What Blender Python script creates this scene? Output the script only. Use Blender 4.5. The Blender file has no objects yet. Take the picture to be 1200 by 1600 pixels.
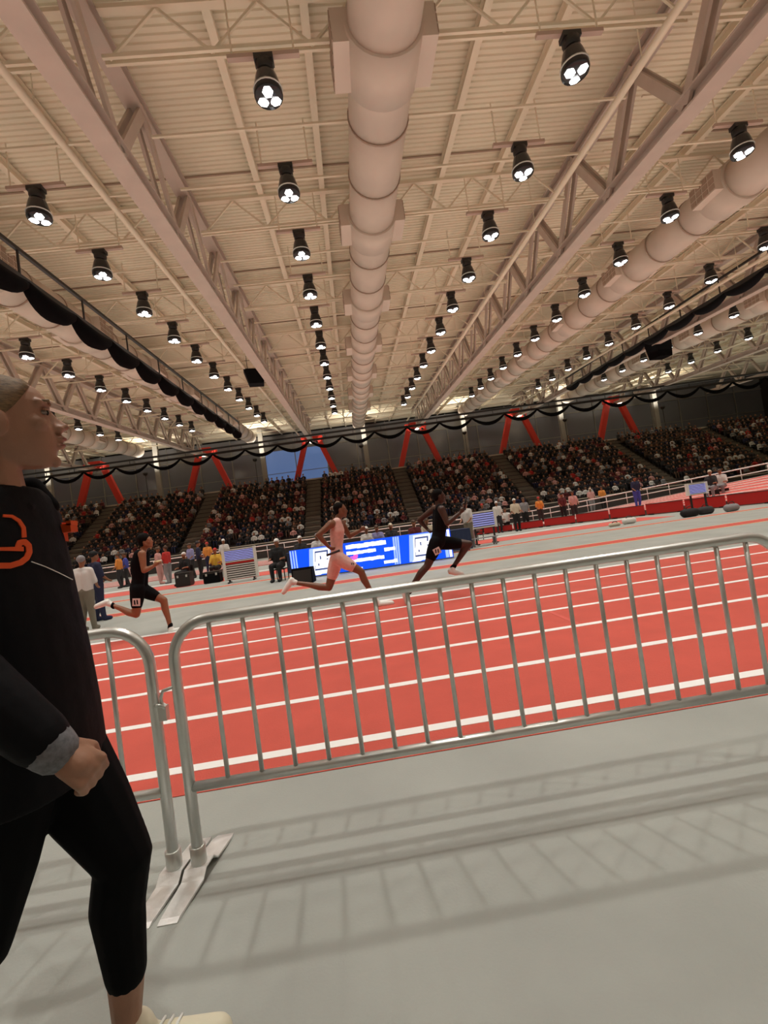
import bpy, bmesh, math, random
from mathutils import Vector, Matrix, Euler
R = random.Random(7)
SC = bpy.context.scene
COL = SC.collection

# ------------------------------------------------------------------ camera
F, HC = 720.0, 1.25                       # focal length in pixels of the 1200x1600 frame, eye height
def cross(a, b): return Vector(a).cross(Vector(b))
yd = Vector((558-600, 828-800, F)).normalized()
zd = cross((1, -.14, 0), yd).normalized()
if zd.y > 0: zd = -zd
xd = yd.cross(zd)
if xd.x < 0: xd = -xd
M3 = Matrix((xd, yd, zd))                 # camera axes (right, down, forward) -> world
cam = bpy.data.objects.new('camera', bpy.data.cameras.new('camera')); COL.objects.link(cam)
r_, d_, f_ = M3 @ Vector((1, 0, 0)), M3 @ Vector((0, 1, 0)), M3 @ Vector((0, 0, 1))
cam.matrix_world = Matrix(((r_.x, -d_.x, -f_.x, 0), (r_.y, -d_.y, -f_.y, 0), (r_.z, -d_.z, -f_.z, HC), (0, 0, 0, 1)))
cam.data.sensor_fit = 'HORIZONTAL'; cam.data.sensor_width = 36.0; cam.data.lens = 36.0*F/1200
cam.data.clip_start = .05; cam.data.clip_end = 300
SC.camera = cam
# ------------------------------------------------------------------ light and exposure
w = bpy.data.worlds.new('world'); SC.world = w; w.use_nodes = True
w.node_tree.nodes['Background'].inputs[0].default_value = (0, 0, 0, 1)
w.node_tree.nodes['Background'].inputs[1].default_value = 0
SC.view_settings.view_transform = 'Standard'; SC.view_settings.look = 'None'
SC.view_settings.gamma = 1; SC.view_settings.use_curve_mapping = False
SC.view_settings.exposure = 0.0
SPOT_W = 460.0; SPOT_COL = (1.0, .965, .90); SPOT_CONE = 88
UP_W = 90.0; CEIL_W = 5000.0
def lamp(name, kind, loc, power, col=(1, 1, 1), rot=None, **kw):
    l = bpy.data.lights.new(name, kind); l.energy = power; l.color = col
    for k, v in kw.items(): setattr(l, k, v)
    o = bpy.data.objects.new(name, l); COL.objects.link(o); o.location = loc
    if rot: o.rotation_euler = rot
    return o

def area(name, loc, sx, sy, power, col, rot):
    o = lamp(name, 'AREA', loc, power, col, rot); o.data.shape = 'RECTANGLE'; o.data.size = sx; o.data.size_y = sy; return o
# added fill: unseen area light under the truss chords, brightens the roof
area('roof_fill', (8, 21, 9.0), 96, 56, CEIL_W, (1.0, .95, .80), (math.radians(180+3.43), 0, 0))

def at(px, py, Y):                        # a point of the photograph at depth Y, in metres
    r = M3 @ Vector((px-600, py-800, F)); return Vector((0, 0, HC)) + r*(Y/r.y)

# ------------------------------------------------------------------ materials
MATS = {}
def mat(name, col, rough=.6, metal=0.0, var=0.0, scale=6.0, bump=0.0, bscale=60.0, emit=None, es=0.0, spec=.5, stretch=None):
    if name in MATS: return MATS[name]
    m = bpy.data.materials.new(name); m.use_nodes = True; MATS[name] = m
    n = m.node_tree.nodes; L = m.node_tree.links; b = n['Principled BSDF']
    b.inputs['Base Color'].default_value = (*col, 1); b.inputs['Roughness'].default_value = rough
    b.inputs['Metallic'].default_value = metal; b.inputs['Specular IOR Level'].default_value = spec
    if var or bump:
        tc = n.new('ShaderNodeTexCoord')
        src = tc.outputs['Object']
        if stretch:
            mp = n.new('ShaderNodeMapping'); mp.inputs['Scale'].default_value = stretch
            L.new(src, mp.inputs['Vector']); src = mp.outputs['Vector']
    if var:
        t = n.new('ShaderNodeTexNoise'); t.inputs['Scale'].default_value = scale; t.inputs['Detail'].default_value = 5
        L.new(src, t.inputs['Vector'])
        cr = n.new('ShaderNodeValToRGB')
        cr.color_ramp.elements[0].position = .3; cr.color_ramp.elements[1].position = .7
        cr.color_ramp.elements[0].color = (*[c*(1-var) for c in col], 1)
        cr.color_ramp.elements[1].color = (*[min(1, c*(1+var)) for c in col], 1)
        L.new(t.outputs['Fac'], cr.inputs['Fac']); L.new(cr.outputs['Color'], b.inputs['Base Color'])
    if bump:
        t2 = n.new('ShaderNodeTexNoise'); t2.inputs['Scale'].default_value = bscale; t2.inputs['Detail'].default_value = 4
        L.new(src, t2.inputs['Vector'])
        bp = n.new('ShaderNodeBump'); bp.inputs['Strength'].default_value = bump; bp.inputs['Distance'].default_value = .01
        L.new(t2.outputs['Fac'], bp.inputs['Height']); L.new(bp.outputs['Normal'], b.inputs['Normal'])
    if emit:
        b.inputs['Emission Color'].default_value = (*emit, 1); b.inputs['Emission Strength'].default_value = es
    return m
mat('floor_grey', (.35, .365, .335), .62, var=.10, scale=1.3, bump=.25, bscale=90)
mat('track_red', (.55, .085, .058), .8, var=.06, scale=3, bump=.3, bscale=120)
mat('track_pink', (.62, .11, .085), .8, var=.06, scale=3)
mat('line_white', (.86, .86, .84), .6)
mat('line_yellow', (.75, .66, .42), .6)
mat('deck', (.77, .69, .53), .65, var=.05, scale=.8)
mat('steel_paint', (.50, .40, .335), .6, var=.06, scale=2)  # darker than the deck: shade on the chords put into the colour
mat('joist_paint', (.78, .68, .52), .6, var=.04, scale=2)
mat('duct', (.62, .51, .42), .5, var=.05, scale=1.2)  # pinker, darker tone holds the floor's red bounce and the dimmer light
mat('seam', (.38, .27, .2), .7)
mat('strut', (.50, .36, .29), .6)
mat('black_metal', (.016, .013, .012), .45)
mat('black_gloss', (.012, .011, .014), .2)
mat('black_cloth', (.006, .006, .007), .9, spec=.1)
mat('lens', (.9, .9, .88), .3, emit=(1, .99, .96), es=9)
MATS['lens'].cycles.emission_sampling = 'NONE'
mat('galv', (.68, .70, .67), .33, metal=.7, var=.06, scale=14)
mat('galv_base', (.80, .80, .78), .38, metal=.45, var=.15, scale=9, bump=.3, bscale=30)
mat('a_red', (.60, .035, .018), .5)
mat('board_red', (.55, .012, .010), .45)
mat('concrete', (.20, .17, .13), .8, var=.08, scale=2)
mat('stand_dark', (.05, .04, .036), .8)
mat('kerb', (.55, .48, .38), .8)
mat('glass_dark', (.13, .135, .165), .2, spec=.7)
mat('glass_grey', (.22, .22, .23), .25, spec=.7)
mat('blue_win', (.10, .17, .35), .3, emit=(.10, .18, .40), es=.55)
mat('mullion', (.24, .225, .20), .7)
mat('wall_paint', (.60, .54, .46), .8)
mat('white_paint', (.82, .81, .78), .5)
mat('navy', (.02, .035, .09), .8)
mat('led_blue', (.0, .03, .3), .4, emit=(.0, .085, .93), es=1.0)
mat('led_light', (.3, .4, .6), .4, emit=(.30, .47, .95), es=1.0)
mat('led_white', (.8, .8, .8), .4, emit=(.95, .97, 1), es=1.05)
mat('led_navy', (.05, .06, .12), .4, emit=(.05, .09, .26), es=1.0)
mat('led_pink', (.5, .1, .4), .4, emit=(.75, .12, .55), es=1.0)
mat('lav', (.35, .38, .75), .5, emit=(.30, .32, .75), es=.45)
mat('pale', (.80, .80, .76), .6)
mat('skin_tan', (.30, .125, .06), .5, var=.05, scale=20, bump=.1)
mat('skin_dark', (.06, .026, .016), .45, var=.05, scale=20)
mat('skin_brown', (.20, .085, .042), .45, var=.05, scale=20)
mat('skin_fair', (.36, .19, .12), .5, var=.05, scale=25, bump=.08, bscale=200)
mat('hair_blond', (.20, .125, .055), .5, var=.5, scale=18, bump=.5, bscale=40, stretch=(1, 4, 14))
mat('hair_black', (.006, .005, .004), .8, spec=.1)
mat('kit_pink', (.80, .52, .46), .7, var=.08, scale=25)
mat('kit_black', (.005, .005, .006), .8, spec=.1)
mat('jacket', (.004, .004, .0055), .7, spec=.15, bump=.5, bscale=14)
mat('legging', (.003, .003, .0036), .8, spec=.1)
mat('cuff_grey', (.16, .165, .18), .8, var=.3, scale=90)
mat('orange', (.75, .085, .01), .55)
mat('shoe_cream', (.72, .68, .52), .6)
mat('shoe_white', (.82, .85, .80), .5)
mat('sole_yellow', (.72, .68, .38), .5)
mat('tag_pale', (.75, .62, .58), .7)
mat('khaki', (.22, .20, .15), .8)
mat('lip', (.28, .09, .065), .5)
mat('eye_white', (.22, .18, .15), .3)
mat('eye_dark', (.01, .008, .006), .2)

# ------------------------------------------------------------------ mesh helpers
class MB:
    def __init__(s): s.v = []; s.f = []
    def add(s, vs, fs):
        k = len(s.v); s.v += [Vector(p) for p in vs]; s.f += [tuple(i+k for i in f) for f in fs]; return s
    def box(s, c, size, rot=None):
        c = Vector(c); hx, hy, hz = size[0]/2, size[1]/2, size[2]/2
        P = [Vector((x, y, z)) for z in (-hz, hz) for y in (-hy, hy) for x in (-hx, hx)]
        if rot is not None: P = [rot @ p for p in P]
        return s.add([c+p for p in P], [(0, 2, 3, 1), (4, 5, 7, 6), (0, 1, 5, 4), (2, 6, 7, 3), (0, 4, 6, 2), (1, 3, 7, 5)])
    def beam(s, a, b, wd, ht, up=(0, 0, 1)):
        a, b = Vector(a), Vector(b); d = (b-a).normalized(); u = Vector(up)
        x = d.cross(u)
        if x.length < 1e-4: x = Vector((1, 0, 0))
        x.normalize(); z = x.cross(d)
        P = [p+x*i*wd/2+z*j*ht/2 for p in (a, b) for i, j in ((-1, -1), (1, -1), (1, 1), (-1, 1))]
        return s.add(P, [(0, 1, 2, 3), (7, 6, 5, 4), (0, 4, 5, 1), (1, 5, 6, 2), (2, 6, 7, 3), (3, 7, 4, 0)])
    def tube(s, pts, r, seg=8, caps=True):
        pts = [Vector(p) for p in pts]; n = len(pts); rr = r if isinstance(r, (list, tuple)) else [r]*n
        vs = []; prev = None
        for i, p in enumerate(pts):
            d = (pts[min(i+1, n-1)]-pts[max(i-1, 0)]).normalized()
            if prev is None:
                x = d.cross(Vector((0, 0, 1)))
                if x.length < 1e-3: x = Vector((1, 0, 0))
            else: x = prev-d*prev.dot(d)
            x.normalize(); prev = x; y = d.cross(x)
            vs += [p+(x*math.cos(t)+y*math.sin(t))*rr[i] for t in [2*math.pi*k/seg for k in range(seg)]]
        fs = [(i*seg+k, i*seg+(k+1) % seg, (i+1)*seg+(k+1) % seg, (i+1)*seg+k) for i in range(n-1) for k in range(seg)]
        if caps: fs += [tuple(range(seg))[::-1], tuple((n-1)*seg+k for k in range(seg))]
        return s.add(vs, fs)
    def lathe(s, prof, c=(0, 0, 0), seg=16, caps=True):     # prof: (r, z) around the z axis
        c = Vector(c); n = len(prof)
        vs = [c+Vector((r*math.cos(2*math.pi*k/seg), r*math.sin(2*math.pi*k/seg), z)) for r, z in prof for k in range(seg)]
        fs = [(i*seg+k, i*seg+(k+1) % seg, (i+1)*seg+(k+1) % seg, (i+1)*seg+k) for i in range(n-1) for k in range(seg)]
        if caps: fs += [tuple(range(seg))[::-1], tuple((n-1)*seg+k for k in range(seg))]
        return s.add(vs, fs)
    def ell(s, c, r, rot=None, seg=12, rings=7):
        c = Vector(c); r = r if isinstance(r, (list, tuple)) else (r, r, r)
        vs = [Vector((0, 0, -r[2]))]
        for i in range(1, rings):
            a = -math.pi/2+math.pi*i/rings
            vs += [Vector((r[0]*math.cos(a)*math.cos(2*math.pi*k/seg), r[1]*math.cos(a)*math.sin(2*math.pi*k/seg), r[2]*math.sin(a))) for k in range(seg)]
        vs.append(Vector((0, 0, r[2])))
        if rot is not None: vs = [rot @ p for p in vs]
        fs = [(0, 1+(k+1) % seg, 1+k) for k in range(seg)]
        fs += [(1+i*seg+k, 1+i*seg+(k+1) % seg, 1+(i+1)*seg+(k+1) % seg, 1+(i+1)*seg+k) for i in range(rings-2) for k in range(seg)]
        e = len(vs)-1; b = 1+(rings-2)*seg
        fs += [(b+k, b+(k+1) % seg, e) for k in range(seg)]
        return s.add([c+p for p in vs], fs)
    def cap(s, a, ra, b, rb, seg=12):                        # tapered capsule
        a, b = Vector(a), Vector(b); d = b-a
        if d.length < 1e-5: return s.ell(a, max(ra, rb))
        q = d.normalized().to_track_quat('Z', 'Y').to_matrix(); L = d.length
        prof = [(ra*math.cos(t), -ra*math.sin(-t)) for t in (-1.35, -.9, -.45, 0)]
        prof = [(ra*math.cos(t), ra*math.sin(t)) for t in (-1.35, -.9, -.45, 0)]+[(rb*math.cos(t), L+rb*math.sin(t)) for t in (0, .45, .9, 1.35)]
        t = MB().lathe(prof, seg=seg)
        return s.add([a+q @ p for p in t.v], t.f)
    def prism(s, poly, a, b):                                # poly in the plane (u, v) mapped by functions a and b
        n = len(poly); vs = [a(*p) for p in poly]+[b(*p) for p in poly]
        return s.add(vs, [tuple(range(n))[::-1], tuple(range(n, 2*n))]+[(i, (i+1) % n, n+(i+1) % n, n+i) for i in range(n)])
    def mesh(s, name, m=None, smooth=False):
        me = bpy.data.meshes.new(name); me.from_pydata([tuple(p) for p in s.v], [], s.f)
        if m: me.materials.append(MATS[m])
        bm = bmesh.new(); bm.from_mesh(me); bmesh.ops.recalc_face_normals(bm, faces=bm.faces); bm.to_mesh(me); bm.free()
        if smooth:
            for p in me.polygons: p.use_smooth = len(p.vertices) <= 4
        return me
    def build(s, name, m, parent=None, smooth=False): return link(name, s.mesh(name, m, smooth), parent)
def link(name, me, parent=None, loc=None, rot=None):
    o = bpy.data.objects.new(name, me); COL.objects.link(o)
    if parent: o.parent = parent
    if loc is not None: o.location = loc
    if rot is not None: o.rotation_euler = rot
    return o
def empty(name, loc=(0, 0, 0), rz=0):
    o = bpy.data.objects.new(name, None); COL.objects.link(o); o.location = loc; o.rotation_euler = (0, 0, rz); o.empty_display_size = .2
    return o
def tag(o, label=None, cat=None, group=None, kind=None):
    for k, v in (('label', label), ('category', cat), ('group', group), ('kind', kind)):
        if v: o[k] = v
    return o
def copy_tree(o, parent=None):
    c = o.copy(); COL.objects.link(c); c.parent = parent
    for ch in list(o.children): copy_tree(ch, c)
    return c
ORD = ['first', 'second', 'third', 'fourth', 'fifth', 'sixth', 'seventh', 'eighth', 'ninth', 'tenth', 'eleventh', 'twelfth',
       'thirteenth', 'fourteenth', 'fifteenth', 'sixteenth', 'seventeenth', 'eighteenth', 'nineteenth', 'twentieth']
SL = .06                                   # the roof climbs six percent away from the near side
# ================================================================== the setting
def struct(name, mb, m, smooth=False, **k):
    return tag(mb.build(name, m, smooth=smooth), kind='structure', **k)
floor = struct('floor', MB().box((8, 26, -.15), (110, 72, .3)), 'floor_grey')
def strip(name, x0, x1, y0, y1, z0, z1, m, parent=None):
    return MB().box(((x0+x1)/2, (y0+y1)/2, (z0+z1)/2), (x1-x0, y1-y0, z1-z0)).build(name, m, parent)
track = strip('floor', -40, 45, 2.52, 7.93, .0002, .004, 'track_red'); tag(track, kind='structure')
for y, wd in ((2.81, .085), (3.65, .08), (4.50, .08), (5.32, .08), (6.12, .08), (6.96, .08), (7.85, .14)):
    strip('lane_line', -40, 45, y-wd/2, y+wd/2, .0042, .0065, 'line_white', track)
for x in (-6.1, 2.05, 9.8):                                   # small lane marks across the lines
    strip('lane_mark', x, x+.05, 4.52, 5.3, .0042, .006, 'track_pink', track)
for y0, y1 in ((11.40, 12.10), (15.65, 16.05)):
    strip('floor_stripe', -40, 45, y0, y1, .0002, .005, 'track_red', floor)
    strip('floor_stripe', -40, 45, y0-.06, y0, .0002, .005, 'line_yellow', floor)
    strip('floor_stripe', -40, 45, y1, y1+.06, .0002, .005, 'line_yellow', floor)
strip('floor_stripe', -40, 13, 18.2, 20.6, .0002, .005, 'track_pink', floor)
strip('floor_stripe', -40, 13, 21.3, 21.7, .0002, .005, 'line_white', floor)

# far side of the oval: a straight that runs into a banked turn on the right
CX, CY, RI, WT = 3.0, 10.6, 15.7, 6.3
def path():
    P = [(x, None) for x in (-40, -30, -20, -10, -4)]
    return P+[(None, a) for a in range(0, 84, 3)]
def oz(a): return .02+max(0, a-25)*.034
def iz(a): return .02+.24*max(0, min(1, (a-12)/26))
def oval(p, t, dz=0.0):                                        # t = 0 inner edge, 1 outer edge
    x, a = p
    if a is None: return Vector((x, CY+RI+WT*t, .02+dz))
    r = RI+WT*t; s = math.radians(a)
    return Vector((CX+r*math.sin(s), CY+r*math.cos(s), iz(a)+(oz(a)-iz(a))*t+dz))
PT = path()
def ribbon(t0, t1, dz):
    mb = MB(); n = len(PT)
    vs = [oval(p, t, d) for p in PT for t, d in ((t0, dz), (t1, dz), (t1, dz-.02), (t0, dz-.02))]
    fs = []
    for i in range(n-1):
        for k in range(4): fs.append((i*4+k, i*4+(k+1) % 4, i*4+4+(k+1) % 4, i*4+4+k))
    fs += [(3, 2, 1, 0), tuple((n-1)*4+k for k in range(4))]
    return mb.add(vs, fs)
far_track = tag(ribbon(0, 1, 0).build('floor', 'track_pink'), kind='structure')
for i in range(8):
    t = i/7; ribbon(max(0, t-.009), min(1, t+.009), .032).build('lane_line', 'line_white', far_track)
# underside of the banked turn
mb = MB(); vs = []; fs = []
arc = [p for p in PT if p[1] is not None and p[1] >= 12]
for p in arc:
    o = oval(p, 1, -.021); i_ = oval(p, 0, -.021); vs += [o, Vector((o.x, o.y, 0)), i_, Vector((i_.x, i_.y, 0))]
for i in range(len(arc)-1):
    for k in (0, 2): fs.append((i*4+k, i*4+k+1, i*4+k+5, i*4+k+4))
mb.add(vs, fs).build('bank_side', 'concrete', far_track)

# ---- ceiling: ribbed steel deck, ribs run across the hall
XL, XR, Y0, Y1 = -46, 62, -9.5, 57
prof = []; y = Y0; P_ = .16; dz_ = .032
while y < Y1:
    prof += [(y, 0), (y+P_*.36, 0), (y+P_*.5, dz_), (y+P_*.86, dz_)]; y += P_
DK = 10.85
vs = []; 
for (y, z) in prof: vs += [(XL, y, DK+SL*y+z), (XR, y, DK+SL*y+z)]
fs = [(2*i, 2*i+1, 2*i+3, 2*i+2) for i in range(len(prof)-1)]
ceiling = struct('ceiling', MB().add(vs, fs), 'deck')
# dark joints where deck sheets lap
y = 2.2
while y < 55:
    MB().box((8, y, DK+SL*y-.012), (108, .05, .03)).build('deck_joint', 'seam', ceiling); y += 5.27
# ---- walls
struct('wall_near', MB().box((8, -9.6, 6), (110, .2, 12.5)), 'wall_paint')
struct('wall_left', MB().box((-46, 24, 7.3), (.2, 67.2, 15)), 'wall_paint')
struct('wall_right', MB().box((62, 24, 7.3), (.2, 67.2, 15)), 'wall_paint')
struct('wall_far', MB().box((8, 57.3, 7.4), (110, .3, 15.2)), 'stand_dark')
# ---- concourse behind the seats with its glass wall
struct('floor', MB().box((8, 53, 6.75), (108, 7.6, .5)), 'concrete')
struct('trim_1', MB().box((8, 49.25, 6.95), (108, .25, .75)), 'kerb')
TX = [-3.5+11.35*k for k in range(-3, 5)]                       # truss lines
MID = [x+5.68 for x in TX[:-1]]
n = 1; Z0, Z1 = 7.02, 14.1
x = -44.0; edges = []
while x < 58: edges.append(x); x += 3.78
for i in range(len(edges)-1):
    a, b = edges[i], edges[i+1]
    win = tag(empty('window_%d' % n, ((a+b)/2, 56.2, 7.0)), kind='structure'); n += 1
    MB().box((0, 0, 2.55), (b-a-.1, .03, 5.0)).build('pane', 'blue_win' if -8.5 < (a+b)/2 < -4 else 'glass_dark', win)
    MB().box((0, 0, 6.05), (b-a-.1, .03, 1.75)).build('pane', 'glass_grey', win)
    MB().box((0, -.03, 5.12), (b-a, .12, .12)).build('transom', 'mullion', win)
    MB().box((-(b-a)/2, -.03, 3.5), (.1, .14, 7.0)).build('window_frame', 'mullion', win)
    MB().box((0, -.03, 2.3), (b-a, .08, .06)).build('transom', 'mullion', win)
for i, x in enumerate(MID):
    c = MB().box((0, 0, 3.4), (.5, .4, 6.8)).box((0, 0, .15), (.8, .6, .3)).build('column', 'mullion')
    c.location = (x, 51.2, 7.0)
    tag(c, 'pale grey square column on the concourse, %s from the left' % ORD[i], 'column', 'columns on the far concourse')
# ---- red A-frames that carry the trusses
afl = MB().beam((0, 0, 0), (0, 0, 1), .55, .5).mesh('leg', 'a_red')
for i, x in enumerate(TX[:-1]):
    t = empty('a_frame_column', (x, 49.9, 6.6))
    for s in (-1, 1):
        MB().beam((s*2.45, 0, 0), (s*.72, 0, 4.9), .55, .5, up=(0, 1, 0)).build('leg', 'a_red', t)
        MB().box((s*2.5, 0, .08), (.95, .8, .16)).build('foot_plate', 'a_red', t)
    MB().box((0, 0, 5.05), (2.3, .62, .5)).build('cap_beam', 'a_red', t)
    MB().box((0, 0, 5.42), (1.2, .7, .22)).build('bearing', 'a_red', t)
    for s in (-1, 1):                                            # small floodlights on the cap
        h = MB().lathe([(.10, 0), (.14, .02), (.14, .18), (.08, .25)], (s*.55, -1.05, 4.35), 10).build('floodlight', 'black_metal', t)
        MB().beam((s*.55, -1.05, 4.4), (s*.55, -.3, 4.9), .05, .05).build('bracket', 'black_metal', h)
    tag(t, 'red steel A-frame column above the far stands, %s from the left' % ORD[i], 'column', 'red A-frames along the far stands')
    lamp('a_frame_lamp', 'SPOT', (x, 48.65, 11.0), 1100, (1, .95, .85), rot=(math.radians(180-32), 0, 0), spot_size=math.radians(120), spot_blend=.8, shadow_soft_size=.12)

# ---- deep trusses along the hall
PAN = 2.84; YA, YB = -8.4, 50.0
nodes = int((YB-YA)/PAN)
zb = lambda y: 8.33+SL*y
zt = lambda y: DK-.42+SL*y
dg = []
for s in (0, 1):
    y0 = 0 if s == 0 else PAN/2; y1 = PAN/2 if s == 0 else PAN
    z0 = 0 if s == 0 else zt(0)-zb(0); z1 = (zt(0)-zb(0)) if s == 0 else 0
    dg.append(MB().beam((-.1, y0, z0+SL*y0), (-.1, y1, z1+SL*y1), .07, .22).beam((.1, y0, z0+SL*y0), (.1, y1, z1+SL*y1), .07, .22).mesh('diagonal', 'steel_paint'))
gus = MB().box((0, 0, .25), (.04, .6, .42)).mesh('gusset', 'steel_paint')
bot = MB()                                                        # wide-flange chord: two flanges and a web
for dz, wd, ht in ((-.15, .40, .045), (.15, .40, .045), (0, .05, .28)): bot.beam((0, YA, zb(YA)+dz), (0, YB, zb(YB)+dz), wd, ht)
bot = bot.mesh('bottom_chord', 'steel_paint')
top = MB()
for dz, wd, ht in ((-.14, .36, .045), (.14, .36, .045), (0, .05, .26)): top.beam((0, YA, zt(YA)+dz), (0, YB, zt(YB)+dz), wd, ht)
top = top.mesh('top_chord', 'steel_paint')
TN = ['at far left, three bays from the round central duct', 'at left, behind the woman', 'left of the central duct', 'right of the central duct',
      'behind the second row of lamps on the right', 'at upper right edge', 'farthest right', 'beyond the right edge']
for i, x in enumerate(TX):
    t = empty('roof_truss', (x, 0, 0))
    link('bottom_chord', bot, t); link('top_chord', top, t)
    for k in range(nodes+1):
        yk = YA+PAN*k
        link('gusset', gus, t, (0, yk, zb(yk)))
        if k == nodes: break
        for s in (0, 1): link('diagonal', dg[s], t, (0, yk, zb(yk)-SL*0))
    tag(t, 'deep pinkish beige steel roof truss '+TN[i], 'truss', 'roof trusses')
# diagonals were modelled at y = 0 level; their own slope is already in the mesh
# ---- purlins along the hall, cross joists, ties
pur = MB()
for dz, wd, ht in ((-.11, .16, .02), (.11, .16, .02), (0, .02, .2)): pur.beam((0, YA, DK-.16+SL*YA+dz), (0, 56, DK-.16+SL*56+dz), wd, ht)
pur = pur.mesh('purlin', 'joist_paint')
for i, x in enumerate(TX[:-1]):
    for j, dx in enumerate((2.05, 3.85, 7.45, 9.2)):
        link('purlin', pur, ceiling, (x+dx, 0, 0))
BAYN = ['far left bay', 'second left bay', 'net track bay', 'central duct bay', 'bay right of center', 'second bay right of center', 'farthest right bay', 'bay beyond']
BW = 11.35
JZ = lambda y: 9.62+SL*y
chord = MB().beam((.2, -.05, 0), (BW-.2, -.05, 0), .05, .07).beam((.2, .07, 0), (BW-.2, .07, 0), .05, .07).mesh('bottom_chord', 'joist_paint')
tchord = MB().beam((.2, 0, .92), (BW-.2, 0, .92), .14, .08).mesh('top_chord', 'joist_paint')
web = [MB().beam((0, 0, 0), (.9, 0, .9), .045, .045).mesh('web', 'joist_paint'), MB().beam((0, 0, .9), (.9, 0, 0), .045, .045).mesh('web', 'joist_paint')]
tie = MB().beam((.2, 0, 0), (BW-.2, 0, 0), .05, .05).mesh('tie_rod', 'joist_paint')
JY = [2.85+5.27*k for k in range(0, 9)]
for i, x in enumerate(TX[:-1]):
    for k, y in enumerate(JY):
        t = empty('cross_joist', (x, y, JZ(y)))
        link('bottom_chord', chord, t); link('top_chord', tchord, t)
        for q in range(6):
            link('web', web[0], t, (.3+1.8*q, 0, 0)); link('web', web[1], t, (1.2+1.8*q, 0, 0))
        tag(t, 'beige open-web cross joist, %s from front in %s' % (ORD[k], BAYN[i]), 'joist', 'cross joists under the deck')
        link('tie_rod', tie, ceiling, (x, y+2.0, JZ(y)+.35)); link('tie_rod', tie, ceiling, (x, y+3.7, JZ(y)+.45))
# ---- pipes beside the trusses
pm = MB().tube([(0, YA, 8.95+SL*YA), (0, 48, 8.95+SL*48)], .075, 10).mesh('pipe', 'joist_paint', True)
hm = MB().tube([(0, 0, 0), (0, 0, 1.6)], .012, 6).mesh('hanger', 'joist_paint')
for i, x in enumerate(TX[:-1]):
    t = empty('ceiling_pipe', (x-1.15, 0, 0)); link('pipe', pm, t)
    for k in range(9): yy = 3+5.27*k; link('hanger', hm, t, (0, yy, 8.95+SL*yy))
    tag(t, 'thin beige sprinkler pipe running beside the %s roof truss from the left' % ORD[i], 'pipe', 'pipes beside the trusses')
# ---- round ducts
DZ = lambda y: 9.42+SL*y
def tilt(mb, y0):
    return mb
seg_l = 1.757
def ringY(r, y0, y1, seg=28, inner=None):
    vs = [Vector((r*math.cos(2*math.pi*k/seg), y, r*math.sin(2*math.pi*k/seg)+SL*y)) for y in (y0, y1) for k in range(seg)]
    return MB().add(vs, [(k, (k+1) % seg, seg+(k+1) % seg, seg+k) for k in range(seg)]+[tuple(range(seg))[::-1], tuple(range(seg, 2*seg))])
dseg = ringY(.64, 0, seg_l-.02).mesh('duct_section', 'duct', True)
dflg = ringY(.665, -.022, .022).mesh('seam_ring', 'seam', True)
dcol = ringY(.70, 0, 1.1).mesh('collar', 'duct', True)
dbox = MB().box((0, .55, 0), (.42, .95, .62)).mesh('diffuser_box', 'duct')
grl = MB()
for gx in range(4):
    for gz in range(3): grl.box((0, .17+.25*gx, -.19+.19*gz), (.02, .2, .15))
grl = grl.mesh('grille', 'seam')
DN = ['far left, beyond the net track', 'left behind the hanging black net', 'in the middle of the ceiling', 'at right beyond the right roof truss', 'at far right edge']
for i, x in enumerate([1.66+11.35*k for k in (-2, -1, 0, 1, 2)]):
    t = empty('air_duct', (x, 0, DZ(0)))
    y = -8.0; k = 0
    while y < 47:
        link('duct_section', dseg, t, (0, y, SL*y)); link('seam_ring', dflg, t, (0, y, SL*y)); y += seg_l
    for yy in [2.3+5.27*q for q in range(8)]:
        c = link('collar', dcol, t, (0, yy, SL*yy))
        for s in (-1, 1):
            link('diffuser_box', dbox, c, (s*.72, 0, .05)); link('grille', grl, c, (s*.935, .0, .05))
    tag(t, 'large round beige air duct '+DN[i], 'duct', 'round air ducts')
# ---- lamps: black high-bay fixtures with three white lenses on hung struts
LX = [-.5+5.66*k for k in range(-4, 6)]
LY = [.11+2.63*m for m in range(0, 15)]
fix_strut = MB().box((0, 0, .74), (1.28, .09, .075)).mesh('strut', 'strut')
fix_rod = MB().tube([(0, 0, 0), (0, 0, 1.05)], .018, 6).mesh('hanger_rod', 'joist_paint')
fix_br = MB().box((0, 0, .66), (.34, .2, .10)).box((-.13, 0, .58), (.03, .14, .16)).box((.13, 0, .58), (.03, .14, .16)).mesh('bracket', 'black_metal')
fix_neck = MB().lathe([(.11, .42), (.15, .44), (.16, .60), (.12, .62)], seg=14).mesh('driver_housing', 'black_metal', True)
fix_body = MB().lathe([(.16, .42), (.19, .34), (.225, .20), (.25, .08), (.255, 0), (.245, -.035), (.12, -.05), (.02, -.055)], seg=20).mesh('reflector_housing', 'black_gloss', True)
fix_rim = MB().lathe([(.252, .075), (.263, .08), (.263, .10), (.248, .105)], seg=20, caps=False).mesh('rim', 'galv', True)
poly = []
for k in range(6):
    a = math.pi*k/3+math.pi/6; poly.append((.098*math.cos(a), .092*math.sin(a)))
LT = Matrix.Rotation(math.radians(-16), 3, 'Y')
fix_lens = MB().prism(poly, lambda u, v: LT @ Vector((u, v, -.012))+Vector((.132, 0, -.050)), lambda u, v: LT @ Vector((u, v, .012))+Vector((.132, 0, -.050))).mesh('lens', 'lens')
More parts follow.
